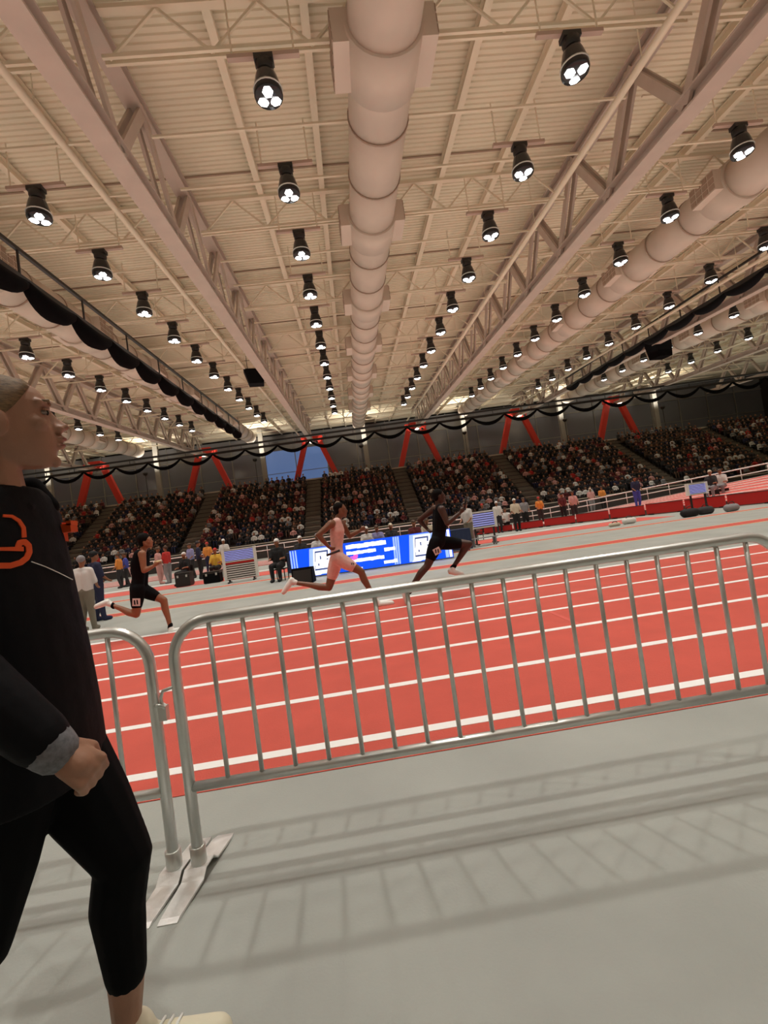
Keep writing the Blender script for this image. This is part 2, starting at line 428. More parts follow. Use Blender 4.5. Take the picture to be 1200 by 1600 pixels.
def fixture():
    t = empty('ceiling_lamp')
    link('strut', fix_strut, t)
    for s in (-1, 1): link('hanger_rod', fix_rod, t, (s*.55, 0, .76))
    link('bracket', fix_br, t)
    b = link('reflector_housing', fix_body, t); link('rim', fix_rim, t); link('driver_housing', fix_neck, t)
    for k in range(3): link('lens', fix_lens, b, None, (0, 0, 2*math.pi*k/3-math.pi/2))
    return t
f0 = fixture()
ROWN = ['leftmost row', 'second row from the left', 'row left of the net track', 'row between net track and truss', 'row left of the central duct', 'row right of the central duct', 'row just right of the right truss',
        'second row right of the right truss', 'third row right of the right truss', 'farthest right row']
sd = bpy.data.lights.new('ceiling_lamp_light', 'SPOT'); sd.energy = SPOT_W; sd.color = SPOT_COL
sd.spot_size = math.radians(SPOT_CONE); sd.spot_blend = .75; sd.shadow_soft_size = .085
first = True
for i, x in enumerate(LX):
    for k, y in enumerate(LY):
        t = f0 if first else copy_tree(f0); first = False
        t.location = (x, y, 8.62+SL*y); 
        body = [c for c in t.children if c.name.startswith('reflector_housing')][0]
        body.rotation_euler = (0, 0, [0, .35, .2, .5, 0, .75, .6, .45, .3, .2][i])
        tag(t, 'three-lens ceiling lamp, %s from front in %s' % (ORD[k], ROWN[i]), 'ceiling lamp', 'high-bay lamps under the roof')
        l = bpy.data.objects.new('ceiling_lamp_light', sd); COL.objects.link(l); l.location = (x, y, 8.62+SL*y-.12)
# uplights on the concourse that wash the end of the ceiling
for i, x in enumerate(MID):
    h = MB().lathe([(.10, 0), (.22, .12), (.26, .3), (.24, .3), (.18, .14)], (0, 0, 0), 14).build('uplight', 'black_metal', None, True)
    h.location = (x-.52, 49.25, 9.9)
    MB().tube([(0, 0, 0.05), (0, 0, -2.57)], .03, 8).build('post', 'black_metal', h)
    tag(h, 'black uplight on a post above the seats, %s from the left' % ORD[i], 'lamp', 'uplights above the far seats')
    lamp('uplight_light', 'SPOT', (h.location.x, 49.25, 10.25), UP_W*16, (1, .93, .80), rot=(math.radians(180-14), 0, 0), spot_size=math.radians(150), spot_blend=1, shadow_soft_size=.2)
# ---- black loudspeakers hung from the trusses
def hung_speaker(loc, s, label):
    t = empty('hanging_loudspeaker', loc, .2)
    MB().prism([(-.5*s, 0), (.5*s, 0), (.42*s, -.75*s), (-.3*s, -.75*s)], lambda u, v: Vector((u, -.3*s, v)), lambda u, v: Vector((u, .3*s, v))).build('cabinet', 'black_cloth', t)
    for q in (-.3, .3): MB().tube([(q*s, 0, 0), (q*s, 0, .8)], .015, 6).build('hanger', 'black_metal', t)
    tag(t, label, 'loudspeaker')
hung_speaker((-4.25, 24.4, 10.35), 1.05, 'black loudspeaker box hanging beside the truss left of the duct')
hung_speaker((19.55, 26.5, 10.0), 1.3, 'black loudspeaker box hanging behind the second truss on the right')
# ---- net tracks with gathered black netting
def net_track(name, A, B, dtop, nsw, depth, rb, label, thin=.045):
    A, B = Vector(A), Vector(B); t = empty(name, A); d = B-A; ln = d.length
    up = Vector((0, 0, 1))
    MB().beam((0, 0, 0), d, .12, .2).build('lower_rail', 'black_metal', t)
    MB().beam(up*dtop, d+up*dtop, thin*2, thin*2).build('upper_rail', 'black_metal', t)
    nb = max(4, int(ln/2.6))
    for k in range(nb+1):
        p = d*(k/nb); MB().beam(p, p+up*dtop, .04, .05).build('strut', 'black_metal', t)
    for k in range(nsw):
        pts = []; rr = []
        for q in range(11):
            u = q/10; p = d*((k+u)/nsw); sag = 4*u*(1-u)
            pts.append(p-up*(.06+depth*sag)); rr.append(rb*(.45+.55*sag))
        MB().tube(pts, rr, 8).build('net_swag', 'black_cloth', t, True)
    tag(t, label, 'net track')
net_track('net_track', (-7.5, -2, 8.15), (-7.5, 34, 9.48), .78, 18, .28, .27, 'black overhead net track with gathered netting running away at left')
net_track('net_track', (18.4, 2, 9.2), (18.4, 36, 10.3), .75, 17, .2, .20, 'black overhead net track half hidden behind the right truss')
net_track('net_track', (-31, 45.4, 10.3), (46, 40.2, 10.15), .45, 25, .70, .17, 'black overhead net track with swags crossing before the red A-frames', thin=.085)

# ---- grandstand
GX0, GX1 = -40, 56
AIS = [-24.6, -14.3, -3.8, 5.3, 16.1, 28.7, 39.5]
NR = 14
gs = empty('grandstand', (8, 39, 0))
for i in range(NR):
    y = 39.2+.72*i; z = 1.0+.44*i
    MB().box((0, y+.36-39, z/2+.0), (GX1-GX0, .72, z)).build('tier', 'stand_dark', gs)
MB().box((0, -.05+.0, .6), (GX1-GX0, .12, 1.2)).build('front_wall', 'stand_dark', gs)
MB().box((0, -.06, 1.24), (GX1-GX0, .2, .08)).build('front_cap', 'kerb', gs)
tag(gs, 'dark stepped grandstand on the far side of the hall', 'grandstand')
step = MB().box((0, .18, .11), (1.35, .36, .22)).mesh('step', 'concrete')
for j, x in enumerate(AIS):
    t = empty('aisle_stairs', (x, 39.2, 1.0))
    for i in range(NR):
        link('step', step, t, (0, .72*i, .44*i)); link('step', step, t, (0, .72*i+.36, .44*i+.22))
        MB().box((0, .72*i+.36, .44*i-.02+.06), (1.5, .72, .09)).build('landing', 'concrete', t) if i % 1 == 0 else None
    for s in (-.72, .72):
        pass
    tag(t, 'concrete aisle stairs through the crowd, %s from the left' % ORD[j], 'stairs', 'aisles in the far stands')
# ================================================================== crowd barriers
BY = 1.90; ZT, ZB = .985, .335
def arc_pts(cx, cz, r, a0, a1, n=7): return [(cx+r*math.cos(math.radians(a0+(a1-a0)*i/n)), 0, cz+r*math.sin(math.radians(a0+(a1-a0)*i/n))) for i in range(n+1)]
def barrier(x0, x1, label, base_left=True, base_right=True):
    t = empty('crowd_barrier', (x0, BY, 0)); L = x1-x0; r = .15
    pts = [(0, 0, .03)]+arc_pts(r, ZT-r, r, 180, 90)+arc_pts(L-r, ZT-r, r, 90, 0)+[(L, 0, .03)]
    MB().tube(pts, .0215, 12).build('frame_tube', 'galv', t, True)
    MB().tube([(0, 0, ZB), (L, 0, ZB)], .019, 10).build('bottom_rail', 'galv', t, True)
    n = round((L-.26)/.14); bm = MB().tube([(0, 0, ZB), (0, 0, ZT)], .0095, 8).mesh('bar', 'galv', True)
    for k in range(n+1): link('bar', bm, t, (.15+(L-.30)*k/n, 0, 0))
    for x, on in ((0, base_left), (L, base_right)):
        if not on: continue
        # flat pressed foot, raised and ribbed in the middle
        prof = [(-.23, .004), (-.21, .010), (-.06, .018), (-.03, .045), (.03, .045), (.06, .018), (.19, .010), (.22, .004)]
        vs = []
        for (s, z) in prof:
            wd = .034 if abs(s) > .2 else .042
            vs += [(x-wd+s*.16, s, z), (x+wd+s*.16, s, z), (x+wd+s*.16, s, z-.006 if z > .01 else 0), (x-wd+s*.16, s, z-.006 if z > .01 else 0)]
        m = len(prof); fs = [(i*4+k, i*4+(k+1) % 4, i*4+4+(k+1) % 4, i*4+4+k) for i in range(m-1) for k in range(4)]+[(0, 1, 2, 3), tuple((m-1)*4+k for k in range(4))]
        fo = MB().add(vs, fs).build('foot', 'galv_base', t)
        MB().lathe([(.028, .03), (.030, .05), (.030, .11), (.025, .112)], (x, 0, 0), 12).build('socket', 'galv', fo, True)
    return t
b1 = barrier(-3.20, -.885, 'galvanised crowd barrier at left, half hidden behind the walking woman')
tag(b1, 'galvanised crowd barrier at left, half hidden behind the walking woman', 'barrier', 'crowd barriers along the track')
b2 = barrier(-.79, 1.80, '')
tag(b2, 'galvanised crowd barrier in the middle, spanning from the joint to the right edge', 'barrier', 'crowd barriers along the track')
# coupling: hook on one barrier drops into the loop of the other
MB().tube([(2.315, -.012, .68), (2.345, -.02, .675), (2.355, -.01, .66), (2.355, .01, .66), (2.335, .012, .675), (2.315, .012, .68)], .007, 8).build('coupling_loop', 'galv', b1, True)
MB().box((2.338, 0, .64), (.045, .03, .055)).build('coupling_block', 'galv', b1)
MB().tube([(0, -.01, .74), (-.05, -.02, .73), (-.065, -.01, .70), (-.065, 0, .65)], .007, 8).build('coupling_hook', 'galv', b2, True)

# ================================================================== people
def blob_mesh(name, prims, vox, m, inflate=0.0, smooth=6):
    mb = MB()
    for p in prims:
        if p[0] == 'cap': mb.cap(p[1], p[2]+inflate, p[3], p[4]+inflate)
        elif p[0] == 'ell': mb.ell(p[1], [q+inflate for q in p[2]], p[3] if len(p) > 3 else None)
        elif p[0] == 'mesh': mb.add(p[1], p[2])
    me = mb.mesh(name+'_src', m); o = bpy.data.objects.new('tmp', me); COL.objects.link(o)
    md = o.modifiers.new('r', 'REMESH'); md.mode = 'VOXEL'; md.voxel_size = vox
    ms = o.modifiers.new('s', 'SMOOTH'); ms.factor = .5; ms.iterations = smooth
    dg_ = bpy.context.evaluated_depsgraph_get(); out = bpy.data.meshes.new_from_object(o.evaluated_get(dg_)); out.name = name
    bpy.data.objects.remove(o); bpy.data.meshes.remove(me)
    out.materials.clear(); out.materials.append(MATS[m])
    for p in out.polygons: p.use_smooth = True
    return out
def blob(name, prims, vox, m, parent, inflate=0.0, smooth=6):
    return link(name, blob_mesh(name, prims, vox, m, inflate, smooth), parent)
def basis(f, u=(0, 0, 1)):
    f = Vector(f).normalized(); s = Vector(u).cross(f).normalized(); u = f.cross(s)
    return f, s, u, Matrix((f, s, u)).transposed()
def lerp(a, b, t): return Vector(a)+(Vector(b)-Vector(a))*t
def head_prims(c, f, k=1.0, up=(0, 0, 1)):
    c = Vector(c); f, s, u, B = basis(f, up)
    def q(a, b, d): return c+(f*a+s*b+u*d)*k
    P = [('ell', q(-.012, 0, .028), (.098*k, .076*k, .095*k), B), ('ell', q(.022, 0, -.03), (.066*k, .058*k, .092*k), B),
         ('cap', q(.0, 0, -.06), .05*k, q(.06, 0, -.088), .026*k), ('ell', q(.078, 0, -.098), (.020*k, .022*k, .018*k), B),
         ('cap', q(.086, 0, .012), .010*k, q(.110, 0, -.026), .013*k), ('ell', q(.099, 0, -.034), (.014*k, .019*k, .010*k), B),
         ('ell', q(.088, 0, -.058), (.015*k, .025*k, .009*k), B), ('ell', q(.085, 0, -.073), (.014*k, .022*k, .009*k), B)]
    for e in (-1, 1):
        P += [('cap', q(.082, e*.012, .026), .011*k, q(.066, e*.052, .024), .012*k), ('ell', q(.06, e*.042, -.022), (.028*k, .024*k, .028*k), B),
              ('ell', q(-.008, e*.074, -.008), (.022*k, .010*k, .033*k), B), ('cap', q(-.005, e*.05, -.045), .03*k, q(.05, e*.028, -.082), .022*k)]
    return P
def eyes(c, f, parent, k=1.0):
    c = Vector(c); f, s, u, B = basis(f)
    for e in (-1, 1):
        p = c+(f*.077+s*.032*e+u*.006)*k
        o = MB().ell(p, (.011*k, .014*k, .009*k), B).build('eye', 'eye_white', parent, True)
        MB().ell(p+f*.008*k, (.005*k, .006*k, .006*k), B).build('iris', 'eye_dark', o, True)
def hand_prims(wr, d, n, k=1.0, curl=1.0):            # wrist, direction of the hand, palm normal (fingers curl towards it)
    wr = Vector(wr); d, n = Vector(d).normalized(), Vector(n).normalized(); n = (n-d*n.dot(d)).normalized(); s = d.cross(n)
    P = [('cap', wr, .024*k, wr+d*.05*k, .028*k)]
    for i, ln in enumerate((.032, .036, .034, .027)):
        a = wr+(d*.075+s*(.027-.018*i))*k; P.append(('cap', wr+(d*.03+s*(.02-.013*i))*k, .014*k, a, .0115*k))
        b = a+(d*(.9-.5*curl)+n*(.4+.6*curl)).normalized()*ln*k; P.append(('cap', a, .0105*k, b, .0095*k))
        e = b+(n*1.0-d*(.75*curl-.2)).normalized()*ln*.8*k; P.append(('cap', b, .0095*k, e, .0085*k))
    t0 = wr+(d*.018+s*.024)*k; t1 = t0+(d*.03+s*.018+n*.018)*k; t2 = t1+(d*.022+n*.018-s*.006)*k
    P += [('cap', t0, .015*k, t1, .0125*k), ('cap', t1, .012*k, t2, .0095*k)]
    return P

def runner(name, J, Yc, facing, skin, top_m, short_m, label, shoe_m, short_t=.62, hair='short', tagp=None, sole='sole_yellow', socks=False, sock_m='kit_black'):
    """J: joint -> (photo x, photo y, offset in depth); near side = the athlete's right"""
    g = {k: at(v[0], v[1], Yc+v[2]) for k, v in J.items()}
    base = Vector((g['pelvis'].x, Yc, 0)); t = empty(name, base)
    g = {k: v-base for k, v in g.items()}
    f = Vector(facing); side = Vector((0, 1, 0))
    pel, wai, che, nk, hd = g['pelvis'], g['waist'], g['chest'], g['neck'], g['head']
    tors = []
    for s in (-1, 1):
        tors += [('cap', pel+side*s*.075, .095, wai+side*s*.06, .085), ('cap', wai+side*s*.06, .085, che+side*s*.075, .105), ('cap', che+side*s*.075, .105, nk+side*s*.10-Vector((0, 0, .05)), .07)]
    arms = []; hands = []; legs = []; thighs = []; feet = []; low = []
    for e in ('n', 'f'):
        sh, el, wr, ha = g['sh_'+e], g['el_'+e], g['wr_'+e], g['ha_'+e]
        tors.append(('cap', nk+Vector((0, 0, -.03)), .055, sh, .062))
        arms += [('ell', sh, (.066, .062, .068)), ('cap', sh, .060, lerp(sh, el, .45), .053), ('cap', lerp(sh, el, .45), .053, el, .041), ('cap', el, .041, lerp(el, wr, .35), .043), ('cap', lerp(el, wr, .35), .043, wr, .027)]
        hands += hand_prims(wr, ha-wr, Vector((.3, .3 if e == 'n' else -.3, .9)) if (ha-wr).z < .02 else Vector((-.5, .5, .1)), 1.0, 1.0)
        hp, kn, an, to = g['hip_'+e], g['kn_'+e], g['an_'+e], g['toe_'+e]
        thighs += [('cap', hp, .105, lerp(hp, kn, .4), .092), ('cap', lerp(hp, kn, .4), .092, kn, .060)]
        cb = (an-kn).normalized().cross(side); cb = cb if cb.x < 0 else -cb
        low += [('cap', kn, .058, lerp(kn, an, .3)+cb*.012, .060), ('cap', lerp(kn, an, .3)+cb*.012, .060, lerp(kn, an, .65), .043), ('cap', lerp(kn, an, .65), .043, an, .034)]
        dn = (to-an).normalized(); hl = g['heel_'+e]
        feet.append((an, hl, to))
        low += [('cap', an, .034, lerp(hl, to, .15)+Vector((0, 0, .012)), .036), ('cap', lerp(hl, to, .15), .034, lerp(hl, to, .8), .026)]
    headp = head_prims(hd, f, 1.0)+[('cap', nk-Vector((0, 0, .05)), .062, hd+Vector((0, 0, -.06))-f*.02, .052)]
    blob('body', tors+arms+hands+thighs+low+headp, .0115, skin, t)
    # clothing
    tp = [p for p in tors]
    blob('singlet', tp[:6]+[('cap', nk+Vector((0, 0, -.035)), .04, nk+side*s*.10-Vector((0, 0, .045)), .05) for s in (-1, 1)], .0115, top_m, t, inflate=.012)
    sp = [('cap', pel+side*s*.075, .098, lerp(pel, wai, .55)+side*s*.065, .09) for s in (-1, 1)]
    for e in ('n', 'f'):
        hp, kn = g['hip_'+e], g['kn_'+e]
        m1 = lerp(hp, kn, .4); m2 = lerp(hp, kn, short_t)
        sp += [('cap', hp, .108, m1, .095), ('cap', m1, .095, m2, .095-.058*(short_t-.4)-.005)]
    shorts = blob('shorts', sp, .0115, short_m, t, inflate=.011)
    for (an, hl, to) in feet:
        dn = (to-hl).normalized()
        sh = blob('shoe', [('cap', hl+dn*.02, .048, lerp(hl, to, .45), .050), ('cap', lerp(hl, to, .45), .050, to-dn*.01, .042), ('cap', lerp(hl, an, .3)+dn*.03, .048, lerp(hl, an, .7)+dn*.01, .046)], .009, shoe_m, t, smooth=4)
        upv = (an-lerp(hl, to, .3)); upv = (upv-dn*upv.dot(dn)).normalized()
        MB().cap(hl+dn*.01-upv*.034, .016, to-dn*.02-upv*.026, .014).build('sole', sole, sh, True)
        if socks: MB().cap(lerp(hl, an, .8), .040, an+(an-hl).normalized()*.03, .038).build('sock', sock_m, t, True)
    ff, ss, uu, B = basis(f)
    if hair == 'afro': hp_ = [('ell', hd-f*.035+Vector((0, 0, .05)), (.108, .098, .105), B), ('ell', hd-f*.05+Vector((0, 0, -.01)), (.07, .085, .08), B)]
    else: hp_ = [('ell', hd-f*.022+Vector((0, 0, .040)), (.100, .080, .090), B), ('ell', hd-f*.045+Vector((0, 0, -.005)), (.062, .078, .07), B)]
    blob('hair', hp_, .0115, 'hair_black', t, smooth=3)
    eyes(hd, f, t)
    if tagp:
        for (a, yoff, w_, h_) in tagp:
            p = at(a[0], a[1], Yc+yoff)-base
            o = MB().box(p, (w_, .008, h_), Matrix.Rotation(math.radians(a[2] if len(a) > 2 else 0), 3, 'Y')).build('number_tag', 'tag_pale', t)
            for q in (-.2, .15): MB().box(p+Vector((q*w_, -.006, 0)), (w_*.16, .004, h_*.6)).build('digit', 'kit_black', o)
    tag(t, label, 'person')
    return t, base, g
def baton(a, b, m, label):
    a, b = Vector(a), Vector(b); o = MB().tube([Vector((0, 0, 0)), b-a], .017, 12).build('relay_baton', m, None, True); o.location = a
    for k in (.0, .9): MB().tube([(b-a)*k, (b-a)*(k+.1)], .0185, 12).build('end_band', 'white_paint' if m != 'black_gloss' else 'black_metal', o, True)
    tag(o, label, 'baton'); return o

Y1_ = 7.45
J1 = dict(head=(532, 797, 0), neck=(526, 812, 0), chest=(527, 829, 0), waist=(526, 855, 0), pelvis=(527, 871, 0),
          sh_n=(517, 819, -.19), el_n=(497, 836, -.27), wr_n=(514, 855, -.22), ha_n=(523, 861, -.20),
          sh_f=(534, 818, .19), el_f=(546, 838, .25), wr_f=(563, 829, .20), ha_f=(571, 825, .18),
          hip_n=(529, 873, -.09), kn_n=(564, 893, -.10), an_n=(584, 934, -.08), heel_n=(588, 945, -.08), toe_n=(613, 942, -.08),
          hip_f=(526, 874, .09), kn_f=(514, 918, .10), an_f=(464, 911, .08), heel_f=(457, 905, .08), toe_f=(443, 926, .08))
r1 = runner('person', J1, Y1_, (1, .05, -.05), 'skin_brown', 'kit_pink', 'kit_pink', 'runner in pale pink kit mid-stride in front of the blue screen, carrying a dark baton', 'shoe_white', .60, tagp=[((551, 881, 30), -.215, .07, .05)])
baton(at(510, 868, 7.20), at(531, 860, 7.20), 'black_gloss', 'dark relay baton in the back hand of the pale pink runner')
Y2_ = 7.25
J2 = dict(head=(686, 776, 0), neck=(685, 791, 0), chest=(688, 808, 0), waist=(686, 832, 0), pelvis=(684, 846, 0),
          sh_n=(690, 796, -.19), el_n=(699, 818, -.25), wr_n=(719, 801, -.22), ha_n=(726, 795, -.22),
          sh_f=(679, 795, .19), el_f=(655, 813, .30), wr_f=(668, 827, .28), ha_f=(674, 833, .26),
          hip_n=(682, 848, -.09), kn_n=(668, 884, -.10), an_n=(637, 924, -.09), heel_n=(631, 922, -.09), toe_n=(638, 945, -.09),
          hip_f=(688, 848, .09), kn_f=(733, 850, .10), an_f=(708, 886, .08), heel_f=(702, 892, .08), toe_f=(722, 897, .08))
r2 = runner('person', J2, Y2_, (1, .05, 0), 'skin_dark', 'kit_black', 'kit_black', 'leading runner in black kit with one knee raised, holding an upright baton', 'shoe_white', .62, tagp=[((683, 861, -20), -.215, .11, .10)], hair='short', socks=True)
baton(at(726, 797, 7.02), at(728, 776, 7.02), 'black_gloss', 'dark relay baton held upright by the leading runner')
Y3_ = 7.85
J3 = dict(head=(228, 846, 0), neck=(221, 861, 0), chest=(219, 880, 0), waist=(219, 904, 0), pelvis=(217, 919, 0),
          sh_n=(222, 866, -.19), el_n=(225, 892, -.24), wr_n=(241, 884, -.20), ha_n=(248, 879, -.18),
          sh_f=(219, 867, .19), el_f=(208, 890, .26), wr_f=(222, 899, .25), ha_f=(228, 897, .24),
          hip_n=(215, 921, -.09), kn_n=(213, 960, -.10), an_n=(176, 946, -.09), heel_n=(170, 940, -.09), toe_n=(150, 948, -.09),
          hip_f=(221, 921, .09), kn_f=(256, 938, .10), an_f=(266, 979, .08), heel_f=(265, 988, .08), toe_f=(286, 983, .08))
r3 = runner('person', J3, Y3_, (1, .05, .05), 'skin_tan', 'kit_black', 'kit_black', 'runner in black kit at left, third behind the others, rear leg kicked up', 'shoe_white', .62, hair='afro', tagp=[((213, 941, 8), -.215, .12, .12), ((206, 893, -15), -.12, .07, .16)], socks=True)
baton(at(240, 879, 7.66), at(253, 876, 7.66), 'sole_yellow', 'pale yellow relay baton in the hand of the runner at left')

# ---- the woman walking past at the left edge
W = empty('person', (-.80, 1.14, 0)); wb = Vector((-.80, 1.14, 0))
def L_(v): return Vector(v)-wb
hc = at(-1, 665, 1.125); fd = Vector((.79, .613, 0))
ff, ss, uu, HB = basis(fd); hL = L_(hc)
def hq(f, s, u): return hL+ff*f+ss*s+uu*u
def head_loft(rows, n=28):
    vs = []; fs = []
    for z, fr, bk, w_ in rows:
        c0 = fr*.30+bk*.70
        for k in range(n):
            a = 2*PI_*k/n; c, s = math.cos(a), math.sin(a)
            vs.append(hq(c0+(fr-c0)*c if c > 0 else c0+(c0-bk)*c, w_*math.copysign(abs(s)**.9, s), z))
    m = len(rows)
    for i in range(m-1):
        for k in range(n): fs.append((i*n+k, i*n+(k+1) % n, (i+1)*n+(k+1) % n, (i+1)*n+k))
    fs += [tuple(range(n))[::-1], tuple((m-1)*n+k for k in range(n))]
    return ('mesh', vs, fs)
PI_ = math.pi
HR = [(-.102, .086, .0, .028), (-.092, .101, -.02, .040), (-.072, .104, -.048, .053), (-.05, .109, -.066, .061), (-.03, .109, -.078, .066), (-.01, .104, -.086, .071), (.012, .098, -.09, .075), (.03, .097, -.092, .076),
      (.05, .102, -.092, .076), (.07, .094, -.088, .073), (.09, .079, -.078, .064), (.103, .055, -.058, .048), (.112, .02, -.03, .02)]
def wedge(rows, base=.085):
    vs = []; fs = []
    for z, fr, wr, wb_ in rows: vs += [hq(fr, -wr, z), hq(fr, wr, z), hq(base, wb_, z), hq(base, -wb_, z)]
    for i in range(len(rows)-1):
        for k in range(4): fs.append((i*4+k, i*4+(k+1) % 4, i*4+4+(k+1) % 4, i*4+4+k))
    m = len(rows)*4
    return ('mesh', vs, fs+[(3, 2, 1, 0), (m-4, m-3, m-2, m-1)])
nose = [head_loft(HR), wedge([(.040, .101, .006, .012), (.024, .113, .0055, .014), (.013, .124, .006, .017), (.004, .134, .007, .021), (-.004, .133, .008, .022), (-.012, .123, .007, .018), (-.020, .114, .006, .012)]),
        ('ell', hq(.127, 0, .001), (.011, .0115, .0095), HB), ('ell', hq(.116, 0, -.0300), (.012, .021, .007), HB), ('ell', hq(.1125, 0, -.0490), (.012, .018, .008), HB), ('ell', hq(.100, 0, -.088), (.013, .018, .014), HB)]
for e in (-1, 1):
    nose += [('ell', hq(.114, e*.0125, -.006), (.012, .0085, .0085), HB), ('cap', hq(.092, e*.014, .049), .009, hq(.074, e*.052, .047), .009), ('ell', hq(.066, e*.041, -.002), (.024, .019, .022), HB),
             ('ell', hq(-.004, e*.075, -.012), (.019, .010, .031), HB)]
neck = [('cap', L_((-.815, 1.12, 1.40)), .060, hq(-.022, 0, -.06), .050)]
# torso sections: z, centre x, half depth, half width
sec = [(.77, -.825, .135, .18), (.915, -.82, .128, .172), (1.05, -.822, .122, .165), (1.20, -.84, .122, .168), (1.32, -.856, .12, .18), (1.395, -.852, .105, .186), (1.44, -.84, .085, .155), (1.463, -.825, .068, .085)]
def loft(sec, cy=1.14, n=24, grow=0.0):
    vs = []; fs = []
    for z, cx, rx, ry in sec:
        for k in range(n):
            a = 2*math.pi*k/n; c, s = math.cos(a), math.sin(a)
            vs.append(L_((cx+(rx+grow)*math.copysign(abs(c)**.85, c), cy+(ry+grow)*math.copysign(abs(s)**.85, s), z)))
    m = len(sec)
    for i in range(m-1):
        for k in range(n): fs.append((i*n+k, i*n+(k+1) % n, (i+1)*n+(k+1) % n, (i+1)*n+k))
    fs += [tuple(range(n))[::-1], tuple((m-1)*n+k for k in range(n))]
    return ('mesh', vs, fs)
shR, elR, wrR, haR = (-.845, .965, 1.425), (-.80, .915, 1.12), (-.635, .945, .905), (-.575, .96, .845)
shL, elL, wrL, haL = (-.87, 1.28, 1.415), (-1.04, 1.33, 1.18), (-1.06, 1.33, .94), (-1.05, 1.33, .86)
def limb(a, b, ra, rb): return ('cap', L_(a), ra, L_(b), rb)
armsW = [limb(shR, elR, .062, .05), limb(elR, wrR, .05, .034), limb(shL, elL, .062, .05), limb(elL, wrL, .05, .034)]
handsW = hand_prims(L_(wrR), Vector(haR)-Vector(wrR), (-.25, .55, -.6), 1.0, .8)+hand_prims(L_(wrL), Vector(haL)-Vector(wrL), (0, -1, 0), 1.0, .8)
hipL, knL, anL, heelL, toeL = (-.80, 1.20, .80), (-.678, 1.20, .535), (-.722, 1.215, .15), (-.735, 1.22, .05), (-.53, 1.235, .045)
hipR, knR, anR, heelR, toeR = (-.83, 1.06, .80), (-.905, 1.045, .50), (-1.17, 1.05, .26), (-1.24, 1.05, .22), (-1.16, 1.05, .04)
legsW = []
for hp, kn, an, hl, to in ((hipL, knL, anL, heelL, toeL), (hipR, knR, anR, heelR, toeR)):
    mid = lerp(kn, an, .30)+Vector((-.016, 0, 0))
    legsW += [limb(hp, lerp(hp, kn, .5), .098, .084), limb(lerp(hp, kn, .5), kn, .084, .060), limb(kn, mid, .058, .057), limb(mid, lerp(kn, an, .72), .057, .042), limb(lerp(kn, an, .72), an, .044, .034)]
feetW = [limb(anL, heelL, .034, .036), limb(heelL, toeL, .036, .028), limb(anR, heelR, .034, .036), limb(heelR, toeR, .036, .028)]
torso_in = loft([(z, cx, rx*.82, ry*.82) for z, cx, rx, ry in sec])
pelv = [('cap', L_((-.83, 1.08, .84)), .105, L_((-.83, 1.20, .84)), .105)]
blob('body', nose+neck+[torso_in]+armsW+handsW+legsW+feetW+pelv, .0040, 'skin_fair', W, smooth=3)
jk = blob('jacket', [loft(sec)]+[limb(shR, elR, .078, .066), limb(elR, lerp(elR, wrR, .85), .066, .052), limb(shL, elL, .078, .066), limb(elL, lerp(elL, wrL, .85), .066, .050)], .006, 'jacket', W, smooth=6)
blob('collar', [('cap', L_((-.835, 1.10, 1.42)), .070, L_((-.84, 1.11, 1.462)), .056), ('cap', L_((-.815, 1.13, 1.41)), .070, L_((-.815, 1.125, 1.428)), .060)], .006, 'jacket', W, smooth=4)
blob('leggings', pelv+[p[:2]+(p[2],)+p[3:] for p in legsW[:4]]+[limb(lerp(knL, anL, .72), lerp(knL, anL, .76), .042, .037)]+legsW[5:9]+[limb(lerp(knR, anR, .72), lerp(knR, anR, .9), .044, .038)], .006, 'legging', W, inflate=.006, smooth=5)
cf = MB().cap(L_(lerp(elR, wrR, .80)), .050, L_(lerp(elR, wrR, .98)), .043).build('cuff', 'cuff_grey', W, True)
for (an, hl, to) in ((anL, heelL, toeL), (anR, heelR, toeR)):
    hl_, to_, an_ = L_(hl), L_(to), L_(an); dn = (to_-hl_).normalized(); up_ = Vector((0, 0, 1))
    s_ = blob('shoe', [('cap', hl_+dn*.02, .046, lerp(hl_, to_, .5), .046), ('cap', lerp(hl_, to_, .5), .046, to_+dn*.01, .037), ('cap', lerp(hl_, to_, .18)+up_*.02, .044, lerp(hl_, an_, .55)+dn*.02, .044)], .007, 'shoe_cream', W, smooth=4)
    MB().cap(hl_-up_*.030, .020, to_-dn*.01-up_*.026, .018).build('sole', 'shoe_white', s_, True)
    for q in (.40, .50, .60): p = lerp(hl_, to_, q)+up_*(.048-.02*(q-.4)); MB().tube([p+Vector((0, -.03, -.008)), p+Vector((0, 0, .002)), p+Vector((0, .03, -.008))], .004, 6).build('lace', 'shoe_white', s_, True)
HH = [(-.055, -.045, -.085, .055), (-.03, -.022, -.100, .072), (-.005, -.002, -.106, .079), (.02, .022, -.108, .0825), (.04, .036, -.107, .083), (.06, .046, -.104, .0815), (.08, .056, -.096, .075), (.098, .062, -.082, .062), (.112, .054, -.062, .044), (.121, .02, -.035, .018)]
